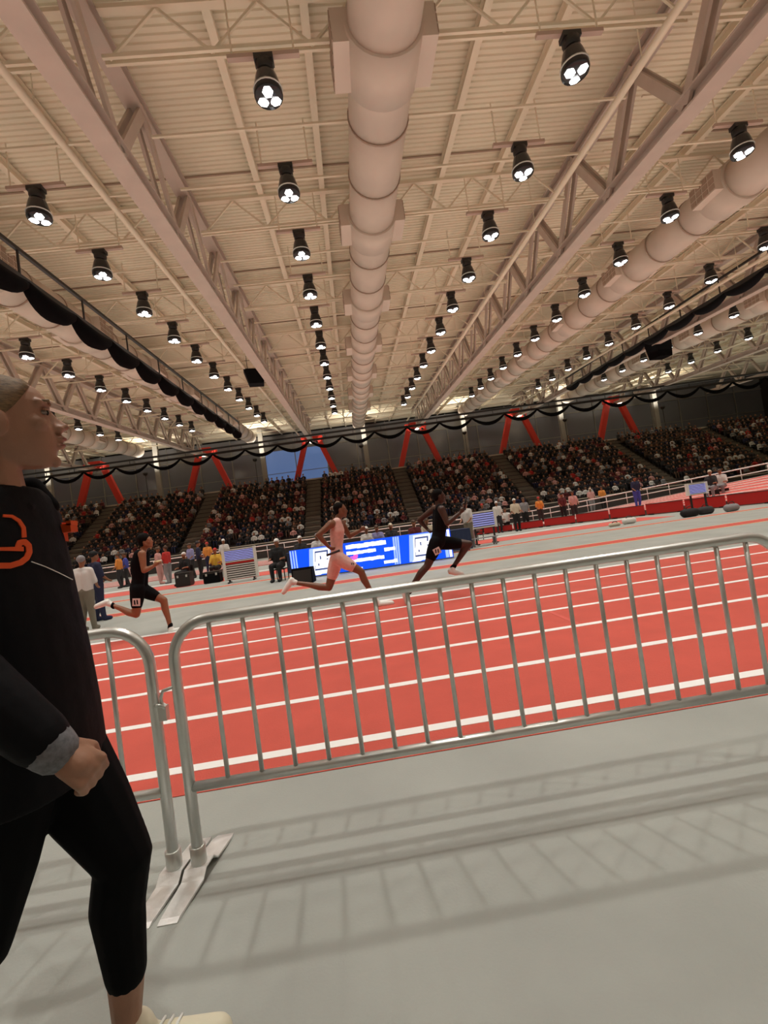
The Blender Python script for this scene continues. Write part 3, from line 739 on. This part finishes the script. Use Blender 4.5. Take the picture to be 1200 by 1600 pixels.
def hair_shell():
    rows = [(-.062, -.058, -.058, .058, -.045)]
    # (z, front, back, half width) of the skull and where the hairline sits on it
    line = [(-.05, -.05), (-.03, -.022), (-.01, -.006), (.012, .010), (.03, .026), (.05, .040), (.07, .052), (.085, .060), (.098, .062), (.108, .050)]
    def sk(z):
        for a, b in zip(HR[:-1], HR[1:]):
            if a[0] <= z <= b[0]:
                t = (z-a[0])/(b[0]-a[0]); return [a[i]+(b[i]-a[i])*t for i in (1, 2, 3)]
        return HR[-1][1:]
    n = 26; vs = []; fs = []
    for off in (.0075, -.006):
        for z, hl in line:
            fr, bk, w_ = sk(z); c0 = fr*.30+bk*.70
            c = (hl-c0)/(fr-c0) if hl > c0 else (hl-c0)/(c0-bk)
            t0 = math.acos(max(-1, min(1, c)))
            for k in range(n):
                a = t0+(2*PI_-2*t0)*k/(n-1); c, s = math.cos(a), math.sin(a)
                edge = min(1, .25+min(k, n-1-k)*.4)
                o_ = off*edge if off > 0 else off
                vs.append(hq((c0+(fr-c0+o_)*c) if c > 0 else (c0+(c0-bk+o_)*c), (w_+o_)*math.copysign(abs(s)**.9, s), z+(.004*edge if off > 0 and z > .08 else 0)))
    m = len(line)
    tp = len(vs); vs.append(hq(-.005, 0, .123)); vs.append(hq(-.005, 0, .10))
    for L0 in (0, m*n):
        for i in range(m-1):
            for k in range(n-1): fs.append((L0+i*n+k, L0+i*n+k+1, L0+(i+1)*n+k+1, L0+(i+1)*n+k))
        for k in range(n): fs.append((L0+(m-1)*n+k, L0+(m-1)*n+(k+1) % n, tp+(1 if L0 else 0)))
    for i in range(m-1):
        for k in (0, n-1): fs.append((i*n+k, (i+1)*n+k, m*n+(i+1)*n+k, m*n+i*n+k))
    for k in range(n-1): fs.append((k, k+1, m*n+k+1, m*n+k))
    return MB().add(vs, fs)
hr = hair_shell().build('hair', 'hair_blond', W, True)
MB().cap(hq(-.105, 0, .02), .034, hq(-.15, 0, -.10), .02).build('ponytail', 'hair_blond', hr, True)
for e in (-1, 1):
    o = MB().ell(hq(.0835, e*.033, .026), (.0085, .012, .006), HB).build('eye', 'eye_white', W, True)
    MB().ell(hq(.0915, e*.034, .026), (.0035, .006, .006), HB).build('iris', 'eye_dark', o, True)
    MB().tube([hq(.093, e*.020, .033), hq(.0945, e*.033, .0355), hq(.084, e*.047, .031)], .0028, 8).build('eyelid', 'skin_fair', W, True)
    MB().tube([hq(.1005, e*.014, .052), hq(.0955, e*.034, .057), hq(.078, e*.053, .051)], [.003, .0035, .002], 8).build('eyebrow', 'hair_blond', W, True)
for z_, th, fx in ((-.0310, .0044, .1192), (-.0480, .0052, .1152)):
    MB().ell(hq(fx, 0, z_), (.0105, .018, th), HB).build('lip', 'lip', W, True)
# embroidery and piping laid on the jacket
from mathutils.bvhtree import BVHTree
bv = BVHTree.FromPolygons([v.co+wb for v in jk.data.vertices], [tuple(p.vertices) for p in jk.data.polygons])
def on_jacket(px, py, off=.002):
    d = (M3 @ Vector((px-600, py-800, F))).normalized(); h = bv.ray_cast(Vector((0, 0, HC)), d)
    return (h[0]+h[1]*off-wb) if h[0] is not None else None
def stitch(name, pts, r, m):
    q = [on_jacket(*p) for p in pts]; q = [p for p in q if p is not None]
    if len(q) > 1: MB().tube(q, r, 8).build(name, m, jk, True)
def dense(pts, n=5):
    out = []
    for a, b in zip(pts[:-1], pts[1:]): out += [(a[0]+(b[0]-a[0])*i/n, a[1]+(b[1]-a[1])*i/n) for i in range(n)]
    return out+[pts[-1]]
def ribbon_on(name, pts, wpx, m):
    pts = dense(pts, 4); top = []; n = len(pts)
    for i, p in enumerate(pts):
        a, b = pts[max(0, i-1)], pts[min(n-1, i+1)]; dx, dy = b[0]-a[0], b[1]-a[1]; l = math.hypot(dx, dy) or 1
        w_ = wpx[0]+(wpx[1]-wpx[0])*i/(n-1)
        row = [on_jacket(p[0]-dy/l*w_*e, p[1]+dx/l*w_*e, o) for e, o in ((-1, .0022), (1, .0022), (1, -.002), (-1, -.002))]
        if None not in row: top.append(row)
    vs = [v for r in top for v in r]; m_ = len(top)
    if m_ < 2: return
    fs = [(i*4+k, i*4+(k+1) % 4, i*4+4+(k+1) % 4, i*4+4+k) for i in range(m_-1) for k in range(4)]+[(0, 1, 2, 3), tuple((m_-1)*4+k for k in range(4))]
    MB().add(vs, fs).build(name, m, jk)
ribbon_on('chest_logo', [(4, 806), (18, 807), (29, 814), (36, 825), (37, 840)], (2.0, 3.5), 'orange')
ribbon_on('chest_logo', [(27, 857), (30, 848), (38, 847), (44, 853), (45, 863), (41, 872), (32, 879), (16, 884), (-4, 884)], (4.5, 4.5), 'orange')
ribbon_on('chest_logo', [(-10, 858), (8, 858), (24, 858), (36, 858)], (2.5, 3.5), 'orange')
stitch('piping', dense([(48, 878), (70, 886), (92, 896), (112, 906)]), .0012, 'pale')
# pack strap with an orange clip on the far shoulder
blob('pack_strap', [('cap', L_((-.87, 1.22, 1.465)), .028, L_((-.81, 1.23, 1.475)), .026), ('cap', L_((-.81, 1.23, 1.475)), .026, L_((-.775, 1.24, 1.42)), .020)], .007, 'black_cloth', W, smooth=3)
p = at(102, 826, 1.25)-wb
cl = MB().box(p, (.045, .03, .022)).box(p+Vector((.018, 0, .012)), (.012, .03, .012)).box(p+Vector((-.012, 0, .012)), (.012, .03, .010)).box(p+Vector((-.01, 0, -.02)), (.018, .02, .025)).build('clip', 'orange', W)
tag(W, 'woman in black jacket and leggings with orange chest logo, walking past at left edge', 'person')
# ================================================================== rails and the red board of the turn
def rail_h(p): return 1.05 if p[1] is None else 1.05-.45*min(1, p[1]/57)
t = empty('guard_rail', (0, CY+RI+WT, 0)); tb = Vector((0, CY+RI+WT, 0))
def outer(p, h): 
    v = oval(p, 1.02, 0); return v+Vector((0, 0, h))-tb
MB().tube([outer(p, rail_h(p)) for p in PT], .035, 8).build('top_rail', 'white_paint', t, True)
MB().tube([outer(p, rail_h(p)-.34) for p in PT], .03, 8).build('middle_rail', 'white_paint', t, True)
dens = []
for a, b in zip(PT[:-1], PT[1:]):
    if a[1] is None and b[1] is None: dens += [(a[0]+(b[0]-a[0])*k/5, None) for k in range(5)]
    else: dens.append(b)
for p in dens:
    MB().tube([outer(p, -.0), outer(p, rail_h(p))], .022, 6).build('post', 'white_paint', t, True)
tag(t, 'white double guard rail along the outer edge of the far track', 'railing')
t = empty('edge_board', (0, CY+RI, 0)); tb = Vector((0, CY+RI, 0))
for a in range(9, 81, 6):
    q = [oval((None, a+d), -.03) for d in (0.15, 5.85)]
    h = .32+.2*min(1, max(0, (a-9)/35)); lo = .05
    A, B = [Vector((p.x, p.y, 0))-tb for p in q]
    MB().beam(A+Vector((0, 0, (h+lo)/2)), B+Vector((0, 0, (h+lo)/2)), .07, h-lo).build('board', 'board_red', t)
    MB().beam(A+Vector((0, 0, h+.015)), B+Vector((0, 0, h+.015)), .10, .03).build('top_cap', 'stand_dark', t)
    for P_e in (lerp(A, B, .1), lerp(A, B, .9)): MB().box(P_e+Vector((0, -.03, .03)), (.12, .3, .06)).build('foot', 'black_metal', t)
tag(t, 'long red edge board following the inside of the far banked turn', 'board')

# ================================================================== blue screen
A = Vector((-2.15, 14.25, 0)); B = Vector((2.78, 13.80, 0)); dv = B-A; Ls = dv.length
t = empty('led_screen', A, math.atan2(dv.y, dv.x))
HZ0, HZ1 = .04, .90
MB().box((Ls/2, .07, .46), (Ls, .12, .88)).build('cabinet', 'black_metal', t)
for k in range(9): MB().beam((Ls*k/8*.98+.07, .1, .5), (Ls*k/8*.98+.07, .45, .02), .05, .05).build('rear_brace', 'black_metal', t)
scr = MB().box((Ls/2, 0, (HZ0+HZ1)/2), (Ls-.02, .02, HZ1-HZ0)).build('screen', 'led_blue', t)
u_of = lambda px: Ls*(px-452)/(705-452)
def led(name, px0, px1, v0, v1, m, d=.014, sl=0.0):
    x0, x1 = u_of(px0), u_of(px1); z0, z1 = HZ0+(HZ1-HZ0)*v0, HZ0+(HZ1-HZ0)*v1
    return MB().prism([(x0, z0), (x1, z0), (x1+sl, z1), (x0+sl, z1)], lambda u, v: Vector((u, -.012, v)), lambda u, v: Vector((u, -d, v))).build(name, m, scr)
for px in (453, 457, 461): led('light_stripe', px, px+2.2, .02, .98, 'led_light', .014)
for e0 in (479, 636):
    led('graphic_frame', e0, e0+36, .03, .97, 'led_light', .014, .10)
    led('graphic_panel', e0+7, e0+33, .06, .93, 'led_white', .016, .08)
    led('graphic_shadow', e0+10, e0+31, .18, .86, 'led_navy', .018, .06)
    led('emblem', e0+11, e0+31, .24, .52, 'led_white', .020, .03); led('emblem', e0+12.5, e0+30, .50, .80, 'led_white', .020, .03)
    led('emblem', e0+9, e0+13, .36, .48, 'led_white', .020); led('emblem', e0+29, e0+33, .56, .68, 'led_white', .020)
    led('emblem_notch', e0+20, e0+22, .56, .68, 'led_navy', .022); led('emblem_notch', e0+16, e0+18, .34, .42, 'led_navy', .022)
    led('wave', e0+4, e0+18, .02, .12, 'led_white', .020, .12); led('wave', e0+18, e0+34, .08, .16, 'led_white', .020, -.06)
def words(px0, px1, v0, v1, seed):
    rr = random.Random(seed); x = px0
    while x < px1-1.5:
        w_ = min(rr.uniform(3.2, 6.5), px1-x); led('letters', x, x+w_, v0+rr.uniform(0, .02), v1-rr.uniform(0, .025), 'led_white', .016); x += w_+.25
words(541, 604, .76, .93, 1); words(541, 588, .55, .69, 2); words(541, 600, .27, .42, 3); words(600, 617, .52, .66, 4); words(597, 619, .08, .22, 5); words(548, 563, .02, .10, 6)
led('star_mark', 546, 558, .46, .51, 'led_pink', .018); led('star_mark', 549, 556, .38, .55, 'led_pink', .018, .05); led('star_mark', 551, 553, .36, .44, 'led_pink', .018, -.08)
for k, px in enumerate((613, 616.5, 620)): led('light_stripe', px, px+2.6, .02, .98, 'led_light', .014, .04)
led('light_stripe', 693, 698, .02, .98, 'led_light', .014); led('light_stripe', 699, 703, .02, .98, 'led_white', .014)
tag(t, 'long low blue screen board with white lettering standing behind the runners', 'screen')
# black wedge monitor before the screen
wz = empty('floor_monitor', (-1.62, 12.95, 0), -.1)
MB().prism([(-.26, 0), (.24, 0), (.12, .42), (-.16, .44)], lambda u, v: Vector((-.30, u, v)), lambda u, v: Vector((.27, u, v))).build('cabinet', 'black_cloth', wz)
MB().box((-.01, -.22, .21), (.5, .02, .34), Matrix.Rotation(math.radians(-14), 3, 'X')).build('grille', 'black_metal', wz)
tag(wz, 'black wedge floor monitor in front of the left part of the blue screen', 'loudspeaker')
# navy-clothed tables behind the screen
def table(x0, x1, y, label):
    t = empty('table', ((x0+x1)/2, y, 0)); ln = x1-x0
    MB().box((0, 0, .74), (ln, .75, .04)).build('tabletop', 'white_paint', t)
    vs = []; fs = []; n = int(ln/.12)
    for k in range(n+1):
        x = -ln/2+ln*k/n; yy = -.40+.025*math.sin(k*1.7); vs += [(x, yy-.015, .06), (x, -.39, .775), (x, .39, .775), (x, .40, .3)]
    for k in range(n): fs += [(4*k+q, 4*k+q+1, 4*k+q+5, 4*k+q+4) for q in range(3)]
    MB().add(vs, fs).build('tablecloth', 'navy', t)
    for sx in (-1, 1):
        for sy in (-1, 1): MB().box((sx*(ln/2-.1), sy*.3, .36), (.04, .04, .72)).build('leg', 'black_metal', t)
    tag(t, label, 'table', 'tables behind the screen')
table(-2.6, -.4, 16.9, 'navy-clothed table behind the left half of the blue screen')
table(-.1, 1.8, 16.6, 'navy-clothed table behind the middle of the blue screen')
table(2.1, 3.9, 16.3, 'navy-clothed table behind the right end of the blue screen')

# ================================================================== striped result boards
def result_board(x, y, z0, w_, h_, rz, label, lower=True):
    t = empty('result_board', (x, y, 0), rz)
    MB().box((-w_/2-.04, 0, z0+h_/2), (.10, .12, h_)).build('side_frame', 'pale', t); MB().box((w_/2+.04, 0, z0+h_/2), (.10, .12, h_)).build('side_frame', 'pale', t)
    MB().box((0, .03, z0+h_/2), (w_, .05, h_)).build('back_panel', 'stand_dark', t)
    sp = .56 if lower else 0.0
    n = 8; zz0 = z0+h_*sp
    for k in range(n):
        z = zz0+(h_-h_*sp)*(k+.5)/n
        MB().box((0, -.02, z), (w_, .03, (h_-h_*sp)/n*.62)).build('display_row', 'lav' if 0 < k < 7 else 'pale', t)
    if lower:
        MB().box((0, -.02, z0+h_*.53), (w_, .03, h_*.05)).build('red_row', 'board_red', t)
        for k in range(7): MB().box((0, -.02, z0+h_*.5*(k+.5)/7), (w_, .03, h_*.5/7*.5)).build('display_row', 'pale', t)
    for s in (-1, 1):
        MB().box((s*w_*.42, 0, z0/2+.0), (.06, .06, max(z0, .04))).build('leg', 'black_metal', t); MB().box((s*w_*.42, 0, .02), (.08, .5, .04)).build('foot', 'black_metal', t)
    tag(t, label, 'scoreboard', 'striped result boards in the infield')
result_board(-4.32, 16.9, .10, 1.02, 1.10, .1, 'striped result board with pale frame left of the blue screen')
p = at(755, 815, 18.0); result_board(p.x, 18.0, .62, .92, .70, .1, 'striped lavender result board right of the leading runner', False)
p = at(1088, 761, 19.0); result_board(p.x, 19.0, .72, .85, .52, .1, 'striped lavender result board above the red edge board at far right', False)

# ================================================================== people of the infield
def figure(pose):
    z = 0 if pose == 'stand' else -.42
    sit = pose == 'sit'
    hp, sh, hd = Vector((0, 0, .92+z)), Vector((0, 0, 1.42+z)), Vector((.02, 0, 1.63+z))
    T = []; A_ = []; Lg = []; S = []; H = []
    for s in (-1, 1):
        T += [('cap', hp+Vector((0, s*.07, 0)), .11, sh+Vector((0, s*.09, -.12)), .115), ('cap', sh, .06, sh+Vector((0, s*.17, -.03)), .065)]
        el = sh+Vector((.04 if pose == 'stand' else .1, s*.24, -.30)); wr = el+(Vector((.16, -s*.05, -.14)) if pose == 'stand' else Vector((.24, -s*.06, .0)))
        if pose == 'point' and s > 0: el = sh+Vector((.24, .20, -.05)); wr = el+Vector((.26, -.04, .06))
        A_ += [('cap', sh+Vector((0, s*.18, -.04)), .056, el, .045)]; S += [('cap', el, .042, wr, .03)]+[('cap', wr, .032, wr+Vector((.07, 0, -.03)), .03)]
        if sit:
            kn = Vector((.44, s*.12, .50)); an = Vector((.42, s*.12, .09)); hq = hp+Vector((0, s*.09, 0))
        else:
            kn = Vector((.03+.03*s, s*.10, .50)); an = Vector((-.01-.04*s, s*.11, .09)); hq = hp+Vector((0, s*.09, -.02))
        Lg += [('cap', hq, .105, kn, .07), ('cap', kn, .068, an, .048), ('cap', an+Vector((0, 0, -.03)), .05, an+Vector((.15, 0, -.045)), .042)]
    hpz = head_prims(hd, (1, 0, 0))
    S += hpz+[('cap', sh-Vector((0, 0, .05)), .06, hd-Vector((.02, 0, .06)), .05)]
    H = [('ell', hd+Vector((-.022, 0, .042)), (.102, .084, .090)), ('cap', hd+Vector((.03, 0, .06)), .05, hd+Vector((.13, 0, .045)), .012)]
    body = blob_mesh('body', S+[(q[0], q[1], q[2]*.9, q[3], q[4]*.9) for q in T+A_+Lg], .02, 'skin_tan')
    return dict(body=body, shirt=blob_mesh('shirt', T+A_, .02, 'white_paint', .012), trousers=blob_mesh('trousers', Lg+[('cap', hp+Vector((0, -.07, 0)), .112, hp+Vector((0, .07, 0)), .112)], .02, 'khaki', .012), cap=blob_mesh('cap', H, .018, 'white_paint', .006, 3))
FIG = {k: figure(k) for k in ('stand', 'sit', 'point')}
COLS = dict(white=(.72, .71, .68), khaki=(.22, .20, .15), navy=(.015, .02, .06), black=(.008, .008, .009), red=(.5, .03, .025), blue=(.06, .08, .42), orange=(.75, .28, .05), yellow=(.75, .5, .06),
            pink=(.62, .33, .30), grey=(.25, .25, .26), maroon=(.12, .015, .018), cream=(.62, .55, .42), green=(.12, .2, .1), brown=(.09, .05, .03), charcoal=(.03, .028, .03), lavender=(.30, .30, .55))
for k, c in COLS.items(): mat('c_'+k, c, .8)
def person(px, py, Y, pose, shirt, pants, cap, label, rz=0.0, skin='skin_tan', k=1.0):
    p = at(px, py, Y); t = empty('person', (p.x, Y, 0), rz); t.scale = (k, k, k)
    for nm, m in (('body', skin), ('shirt', 'c_'+shirt), ('trousers', 'c_'+pants), ('cap', 'c_'+cap)):
        o = link(nm if not (nm == 'cap' and cap in ('brown', 'black', 'charcoal')) else 'hair', FIG[pose][nm], t)
        o.material_slots[0].link = 'OBJECT'; o.material_slots[0].material = MATS[m]
    if pose == 'sit':
        c = empty('folding_chair', (p.x, Y, 0), rz); 
        MB().box((0, 0, .36), (.42, .42, .03)).build('seat', 'black_metal', c); MB().box((-.21, 0, .66), (.02, .42, .22)).build('backrest', 'black_metal', c)
        for a in (-.19, .19):
            for b in (-.19, .19): MB().box((a, b, .18), (.025, .025, .36)).build('leg', 'black_metal', c)
            MB().box((-.205, a, .55), (.025, .025, .42)).build('back_post', 'black_metal', c)
        tag(c, 'black chair of person '+label.split('person ', 1)[1], 'chair', 'folding chairs in the infield')
    return tag(t, label, 'person')
PI = math.pi
person(133, 930, 9.6, 'stand', 'white', 'khaki', 'grey', 'person in white shirt and khaki trousers just right of the walking woman', PI*.5, k=.86)
person(150, 905, 11.0, 'stand', 'navy', 'navy', 'black', 'person in navy clothes behind the official in khaki trousers', PI*.3, k=.92)
person(187, 890, 24, 'stand', 'orange', 'charcoal', 'brown', 'person in orange top at the far rail, left of the third runner', PI)
person(197, 888, 24.5, 'stand', 'blue', 'charcoal', 'brown', 'person in blue top at the far rail behind the third runner', PI*1.2)
person(262, 885, 22, 'stand', 'red', 'grey', 'brown', 'person in red singlet right of the third runner', PI*.9)
person(249, 888, 22.6, 'stand', 'pink', 'pink', 'brown', 'person in pale pink kit behind the hand of the third runner', 0)
person(325, 866, 27, 'stand', 'orange', 'navy', 'red', 'person in orange shirt and red cap below the second aisle', PI*1.5)
person(338, 878, 20.5, 'sit', 'yellow', 'black', 'red', 'person in yellow shirt seated left of the striped board', PI*1.5)
person(312, 880, 21.5, 'stand', 'navy', 'black', 'charcoal', 'person in navy top left of the striped result board', PI*.1)
person(299, 876, 23.5, 'stand', 'lavender', 'charcoal', 'brown', 'person in lavender top far behind the black case', PI*1.3)
person(290, 890, 19.7, 'sit', 'black', 'black', 'white', 'person in black with white cap seated beside the black case', PI*1.4)
person(352, 870, 24.5, 'stand', 'white', 'grey', 'white', 'person in white shirt and cap behind the striped board', PI*1.5)
person(437, 885, 14.9, 'sit', 'black', 'black', 'white', 'person in black with white cap at the left end of the screen', PI*1.45)
for i, (px, sh, cp) in enumerate(((470, 'charcoal', 'white'), (497, 'white', 'grey'), (574, 'white', 'white'), (590, 'lavender', 'brown'), (612, 'charcoal', 'cream'), (648, 'maroon', 'brown'), (668, 'cream', 'brown'))):
    person(px, 832-(px-640)*.14, 17.7, 'sit', sh, 'black', cp, 'person in %s top seated at the tables, %s from the left' % (sh, ORD[i]), PI*1.5)
for px, py, Y, pose, sh, pa, cp, lab in ((731, 815, 17.4, 'stand', 'white', 'khaki', 'brown', 'in white shirt right beside the leading runner'),
    (778, 806, 25, 'stand', 'white', 'charcoal', 'white', 'in white shirt and cap right of the lavender board'), (790, 806, 25.6, 'point', 'white', 'black', 'brown', 'in white shirt stretching one arm behind the red board'),
    (806, 803, 24, 'stand', 'cream', 'black', 'white', 'in cream shirt and white cap at the start of the white rail'), (820, 801, 25, 'stand', 'grey', 'black', 'brown', 'in grey top near the start of the white rail'),
    (843, 792, 29, 'stand', 'orange', 'charcoal', 'red', 'in orange shirt and red cap behind the white rail'), (880, 796, 27.5, 'stand', 'maroon', 'black', 'black', 'in maroon top before the white rail'),
    (898, 800, 25.5, 'stand', 'pink', 'charcoal', 'brown', 'in pink top standing behind the red board'), (924, 780, 31.5, 'stand', 'pink', 'grey', 'cream', 'in pink top and cream cap on the banked turn'),
    (942, 782, 31.5, 'stand', 'orange', 'black', 'brown', 'in orange top behind the rail of the turn'), (996, 780, 24.3, 'stand', 'navy', 'blue', 'black', 'in navy top on the banked lanes'),
    (1112, 758, 21.0, 'sit', 'charcoal', 'grey', 'cream', 'in dark top sitting right of the far result board'), (1128, 758, 21.6, 'sit', 'white', 'grey', 'brown', 'in white top at the red board near the right edge'), (755, 805, 26, 'stand', 'charcoal', 'black', 'red', 'in dark top and red cap behind the lavender board'), (742, 812, 21, 'sit', 'white', 'grey', 'brown', 'in white top sitting left of the lavender board')):
    q = person(px, py, Y, pose, sh, pa, cp, 'person '+lab, PI*(1.5 if Y > 22 else 1.2))
    if px == 996: q.location.z = .30
    if px in (1112, 1128): q.location.z = .42
    if px in (924, 942): q.location.z = .16
# ================================================================== cases, bags and small gear on the infield floor
def case(px, py, Y, w_, d, h_, m, label, lid='black_metal', cat='case'):
    p = at(px, py, Y); t = empty('equipment_case', (p.x, Y, 0), .05)
    MB().box((0, 0, h_*.42), (w_, d, h_*.76)).build('body', m, t); MB().box((0, 0, h_*.9), (w_*1.02, d*1.02, h_*.18)).build('lid', lid, t)
    for s in (-1, 1): MB().box((s*w_*.3, -d/2-.015, h_*.75), (.06, .03, .09)).build('latch', 'galv', t)
    MB().box((0, 0, .02), (w_*.9, d*.9, .04)).build('base', 'black_metal', t)
    tag(t, label, cat)
case(288, 902, 18.6, .55, .5, .55, 'black_metal', 'black equipment case on the red runway left of the striped board')
case(333, 900, 18.3, .62, .5, .45, 'black_cloth', 'low black case on the red runway beside the striped board')
def bag(px, py, Y, w_, h_, m, label):
    p = at(px, py, Y); t = empty('kit_bag', (p.x, Y, 0), .1)
    b = MB().cap((-w_/2+h_/2, 0, h_*.46), h_*.48, (w_/2-h_/2, 0, h_*.46), h_*.48).build('body', m, t, True)
    MB().tube([(-w_*.25, -.02, h_*.85), (-w_*.1, -.03, h_*1.2), (w_*.1, -.03, h_*1.2), (w_*.25, -.02, h_*.85)], .015, 6).build('handle', 'black_metal', t, True)
    tag(t, label, 'bag', 'bags below the red edge board')
bag(1078, 803, 16.6, .75, .34, 'c_black', 'black kit bag below the red board under the far result board')
bag(1102, 798, 16.8, .70, .32, 'c_charcoal', 'charcoal kit bag below the red board, middle of three')
bag(1143, 794, 16.4, .62, .30, 'c_grey', 'pale grey kit bag below the red board near the right edge')
bag(983, 814, 17.6, .6, .26, 'c_white', 'white kit bag on the floor in front of the red board')
bag(960, 818, 17.3, .5, .16, 'c_cream', 'small cream bag on the floor before the red board')
t = empty('low_bench', (at(757, 850, 17.1).x, 17.1, 0), .06)
for k in range(4): MB().box((0, -.15+.1*k, .30), (1.0, .07, .03)).build('slat', 'c_grey', t)
for s in (-1, 1):
    for q in (-.13, .13): MB().box((s*.42, q, .14), (.05, .05, .28)).build('leg', 'c_grey', t)
tag(t, 'low grey slatted bench at the left end of the red board', 'bench')

# ================================================================== the crowd
HAIRS = ['brown', 'black', 'charcoal', 'black', 'white', 'maroon']
TOPS = ['black']*14+['charcoal']*8+['maroon']*5+['navy']*2+['grey']*2+['white']*3+['pink']*2+['red']+['brown']*4
def seated(top, legs, skin, hair, lean):
    """one low-poly seated spectator, facing -y, sitting at the origin"""
    me = bpy.data.meshes.new('spectator'); v = []; f = []; mi = []
    def put(mb, m):
        k = len(v); v.extend(mb.v); f.extend([tuple(i+k for i in q) for q in mb.f]); mi.extend([m]*len(mb.f))
    put(MB().lathe([(.17, .0), (.19, .1), (.17, .3), (.21, .46), (.10, .56)], seg=7), 0)
    for s in (-1, 1):
        put(MB().tube([(s*.2, 0, .46), (s*.25, -.06, .24), (s*.12, -.26, .18)], [.06, .055, .04], 5), 0)
        put(MB().tube([(s*.1, -.02, .08), (s*.12, -.42, .10), (s*.12, -.44, -.36)], [.09, .075, .05], 5), 1)
        put(MB().ell((s*.11, -.29, .18), .045, None, 5, 3), 2)
    put(MB().ell((0, -.03+lean, .70), (.085, .10, .115), None, 8, 5), 2)
    put(MB().ell((0, .015+lean, .735), (.095, .095, .10), None, 8, 5), 3)
    me.from_pydata([tuple(p) for p in v], [], f)
    for n_ in ('c_'+top, 'c_'+legs, skin, 'c_'+hair): me.materials.append(MATS[n_])
    me.polygons.foreach_set('material_index', mi)
    return me
VAR = []
for tp in dict.fromkeys(TOPS):
    for q in range(2):
        VAR.append((tp, seated(tp, R.choice(['black', 'charcoal', 'navy', 'black', 'brown']), R.choice(['skin_tan', 'skin_fair', 'skin_brown', 'skin_tan']), R.choice(HAIRS[:4] if R.random() < .8 else HAIRS), R.uniform(-.05, .03))))
byc = {}
for a, b in VAR: byc.setdefault(a, []).append(b)
seats = []
for i in range(NR):
    y = 39.2+.72*i; z = 1.0+.44*i
    x = -30.0
    while x < 47:
        if min(abs(x-a) for a in AIS) > .86 and R.random() < (.93 if i > 0 else .8):
            seats.append((i, x+R.uniform(-.06, .06), y+.42, z+.40, R.choice(TOPS)))
        x += .56
bench = MB().box((0, .45, .36), (GX1-GX0, .3, .05)).mesh('bench', 'stand_dark')
for i in range(NR): link('bench', bench, gs, (0, .2+.72*i, 1.0+.44*i))
near = sorted([s for s in seats if s[0] < 5 and -21.5 < s[1] < 38], key=lambda s: s[2]+abs(s[1]-8)*.03)[:300]
nset = set(near); cnt = {}; near.sort(key=lambda s: (s[0], s[1]))
for s in near:
    i, x, y, z, c = s
    o = link('spectator', R.choice(byc[c]), None, (x, y, z), (0, 0, R.uniform(-.35, .35)))
    b = sum(1 for a in AIS if a < x); cnt[(i, b)] = cnt.get((i, b), 0)+1
    tag(o, 'spectator in %s top, %s row of far stands, %s seat after %s aisle' % (c, ORD[i], ORD[cnt[(i, b)]-1], ORD[b-1]), 'person', 'spectators in the lower rows of the far stands')
# everyone farther up the stands
mats_ = ['c_'+k for k in COLS]+['skin_tan', 'skin_fair', 'skin_brown']; idx = {m: k for k, m in enumerate(mats_)}
V = []; Fc = []; MI = []
for s in seats:
    if s in nset: continue
    i, x, y, z, c = s; me = R.choice(byc[c]); k = len(V); a = R.uniform(-.35, .35); ca, sa = math.cos(a), math.sin(a); h = R.uniform(.93, 1.06)
    V.extend([(x+p.co.x*ca-p.co.y*sa, y+p.co.x*sa+p.co.y*ca, z+p.co.z*h) for p in me.vertices])
    nm = [m.name for m in me.materials]
    for p in me.polygons: Fc.append(tuple(q+k for q in p.vertices)); MI.append(idx[nm[p.material_index]])
me = bpy.data.meshes.new('crowd'); me.from_pydata(V, [], Fc)
for m in mats_: me.materials.append(MATS[m])
me.polygons.foreach_set('material_index', MI)
tag(link('crowd', me), 'dense crowd filling the upper rows of the far stands', 'crowd', kind='stuff')
# people standing behind the kerb on the concourse
for k in range(16):
    x = -20+3.6*k+R.uniform(-1.2, 1.2); c = R.choice(['black', 'charcoal', 'maroon', 'navy', 'grey'])
    if min(abs(x-q) for q in TX) < 3: continue
    t = empty('person', (x, 51.9+R.uniform(0, 2.5), 7.0), PI*1.5)
    for nm, m in (('body', 'skin_tan'), ('shirt', 'c_'+c), ('trousers', 'c_black'), ('cap', 'c_brown')):
        o = link('hair' if nm == 'cap' else nm, FIG['stand'][nm], t); o.material_slots[0].link = 'OBJECT'; o.material_slots[0].material = MATS[m]
    b = sum(1 for q in TX if q < x)
    tag(t, 'person in %s standing on the concourse between %s and %s red A-frame' % (c, ORD[max(0, b-1)], ORD[b]), 'person', 'people on the concourse, %s' % c)
